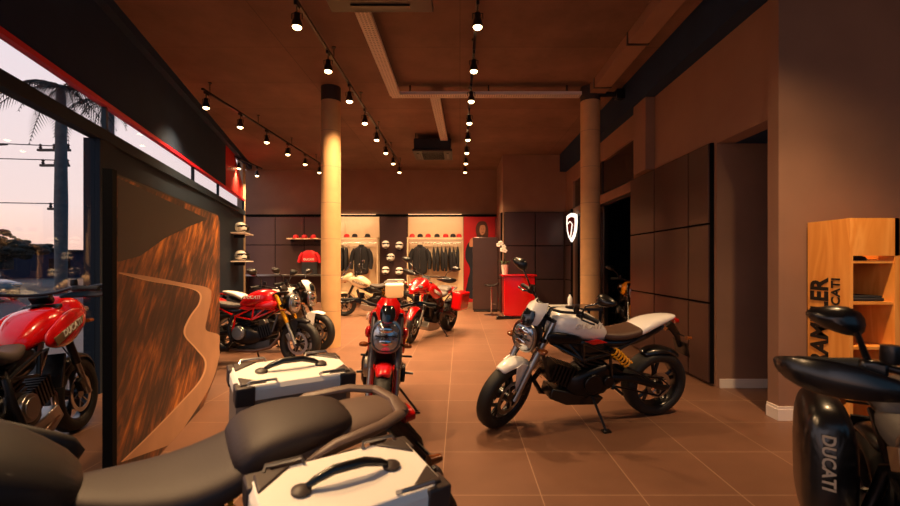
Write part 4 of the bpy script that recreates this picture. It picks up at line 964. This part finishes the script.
# dark bike near right
t_, M_, F_ = motorcycle('motorcycle', 'black touring motorcycle at the right edge, cut off by the frame', at(1.575, 1.364), R(-120), satin, satin, satin, style='adv', lean=0, mir=(.06, -.06), mk=.78, barz=-.075, screen=False, textc=letterg, steer=0)
p = MB(M_).body([(-.58, .62, .05, .20), (-.52, .62, .08, .26), (-.35, .62, .09, .28), (-.2, .61, .09, .26), (-.12, .60, .08, .22)], 3.2, 24, -.30).build('side_case', satin, t_, sub=1)
text('case_lettering', 'DUCATI', .056, M_ @ frame_mat((-.108, -.318, .68), (0, 0, -1), (.25, 1, 0)), letterg, p, .02, .002)

# ------------------------------------------------------------------ the street outside
struct(MB().b2((-60, -6, -.35), (-9.0, 60, -.15)).build('ground_street', asphalt, smooth=False))
def palm(x, y, h, label, rr=.16):
    t = empty('palm_tree', label, 'palm tree', (x, y, -.15))
    MB().lathe([(rr * 1.25, 0), (rr, .8), (rr * 1.1, h * .5), (rr * .8, h), (rr * .5, h + .4)], (0, 0, 0), (0, 0, 1), 18).build('trunk', trunkm, t)
    rnd = random.Random(int(x * 10)); 
    for k in range(15):
        a = k * 2.4; up = rnd.uniform(.1, .9); L_ = rnd.uniform(1.5, 2.1); pts = []
        for i in range(9):
            s_ = i / 8; pts.append(V((math.cos(a) * L_ * s_, math.sin(a) * L_ * s_, h + .3 + up * 1.4 * s_ - 1.9 * s_ * s_)))
        m = MB(); m.tube(pts, [.03 - .003 * i for i in range(9)], 4)
        sd_ = V((-math.sin(a), math.cos(a), 0))
        for i in range(1, 26):
            f = i / 25 * 7.99; j = int(f); p = pts[j].lerp(pts[j + 1], f - j); d = (pts[j + 1] - pts[j]).normalized()
            l_ = .42 * math.sin(PI * min(1, .15 + i / 28)) + .08
            for q_ in (-1, 1):
                tip = p + sd_ * q_ * l_ * .7 + d * l_ * .55 - V((0, 0, l_ * .55)); n_ = d * .028
                m.add([p - n_, p + n_, tip, p + V((0, 0, .012))], [(0, 1, 2), (0, 2, 3), (1, 3, 2), (0, 3, 1)])
        m.build('frond', foliage, t, smooth=False)
palm(-13.6, 15.0, 7.2, 'palm tree outside, in the middle of the street window', .17)
palm(-16.2, 20.4, 8.6, 'palm tree outside, beside the dark window post', .17)
t = empty('utility_pole', 'utility pole with crossarms outside by the palm', 'utility pole', (-15.6, 17.2, -.15))
MB().lathe([(.16, 0), (.1, 7.3)], (0, 0, 0), (0, 0, 1), 14).build('pole', trunkm, t)
for z, w_ in ((5.9, .9), (5.3, .8), (3.6, .5)):
    m = MB(); m.b2((-w_, -.05, z), (w_ * .4, .05, z + .09)); m.build('crossarm', black, t, smooth=False)
    m = MB()
    for k in range(3): m.lathe([(.03, 0), (.06, .05), (.03, .1), (.06, .15), (.02, .2)], (-w_ + .1 + k * w_ * .6, 0, z + .09), (0, 0, 1), 10)
    m.build('insulator', black, t)
for i, (z0, z1, lb) in enumerate([(6.6, 5.95, 'topmost'), (5.6, 5.4, 'middle'), (3.9, 3.7, 'lowest')]):
    pts = [V((-45, 14, z0 + 1)).lerp(V((-15.6, 17.2, z1)), s_ / 10) - V((0, 0, 1.2 * (s_ / 10) * (1 - s_ / 10))) for s_ in range(11)]
    tag(MB().tube(pts, .02, 5).build('power_cable', black), f'{lb} dark power cable outside, running left from the utility pole', 'cable')
tag(MB().cyl((-22, 20.7, -.15), (-22, 20.7, 6.9), .05, 8).cyl((-22.1, 20.7, 6.9), (-21.3, 20.7, 6.95), .04, 8).build('street_lamp', black), 'thin street lamp post outside at the left', 'street lamp')
def crown(x, y, z, r, label, nb):
    t = empty('tree', label, 'tree', (x, y, -.15)); rnd = random.Random(nb)
    MB().tube([(0, 0, 0), (.1, 0, z * .5), (0, 0, z)], [.22, .16, .12], 8).build('trunk', foliage, t)
    m = MB()
    for k in range(nb):
        a = rnd.uniform(0, 2 * PI); q_ = rnd.uniform(0, 1) ** .6; c = V((math.cos(a) * r * q_, math.sin(a) * r * q_, z + rnd.uniform(-.15, .5) * r * .6 * (1.2 - q_)))
        s_ = rnd.uniform(.05, .16) * r
        for j in range(5):
            d = V((rnd.uniform(-1, 1), rnd.uniform(-1, 1), rnd.uniform(-.6, .8))) * s_; m.ell(c + d, (s_ * .7, s_ * .7, s_ * .35), 7, 4)
    m.build('foliage', foliage, t, smooth=False)
crown(-28, 25.5, 2.2, 3.4, 'broad dark tree outside at the left edge of the window', 90)
crown(-36, 31, 1.9, 2.4, 'smaller dark tree outside beyond the cars', 60)
crown(-17.8, 22.8, 2.1, 1.0, 'small dark tree outside just right of the palm trunk', 40)
# low dark building line across the street
t = empty('building', 'low dark building across the street', 'building', (-44, 44, -.15), R(45))
MB().b2((-16, -3, 0), (16, 3, 2.6)).build('walls', navy, t, smooth=False); MB().b2((-16.3, -3.3, 2.6), (16.3, 3.3, 2.8)).build('roof', black, t, smooth=False)
for k in range(8): MB().b2((-14 + 4 * k, -3.04, .9), (-12.4 + 4 * k, -3.0, 1.9)).build('window', smoke, t, smooth=False)
def car(x, y, rz, col, label):
    t = empty('car', label, 'car', (x, y, -.15), rz)
    MB().body([(-2.1, .62, .7, .16), (-1.9, .66, .84, .26), (-.8, .66, .88, .3), (.9, .64, .88, .28), (1.9, .6, .82, .22), (2.12, .52, .66, .12)], 4).build('car_body', col, t, sub=1)
    MB().body([(-1.7, .95, .62, .06), (-1.2, 1.14, .68, .26), (-.2, 1.18, .7, .3), (.5, 1.14, .68, .26), (1.15, .92, .66, .04)], 3.5).build('cabin', smoke, t, sub=1)
    for a in (-1.3, 1.3):
        for b in (-1, 1): MB().cyl((a, b * .72, .32), (a, b * .9, .32), .32, 20).build('wheel', rubber, t, bevel=.03)
    for b in (-1, 1): MB().ell((2.02, b * .6, .66), (.1, .18, .09), 12, 6).build('headlight', lensm, t)
car(-20.0, 17.9, R(-20), mat('grey_car_paint', (120, 124, 130), .3, .4, coat=.6), 'grey car parked outside, beside the palm trunk')
car(-25.5, 18.6, R(-15), mat('dark_car_paint', (60, 68, 76), .3, .3, coat=.6), 'dark car parked outside, left of the grey one')
# red gable of the neighbouring building, seen past the end of the spandrel
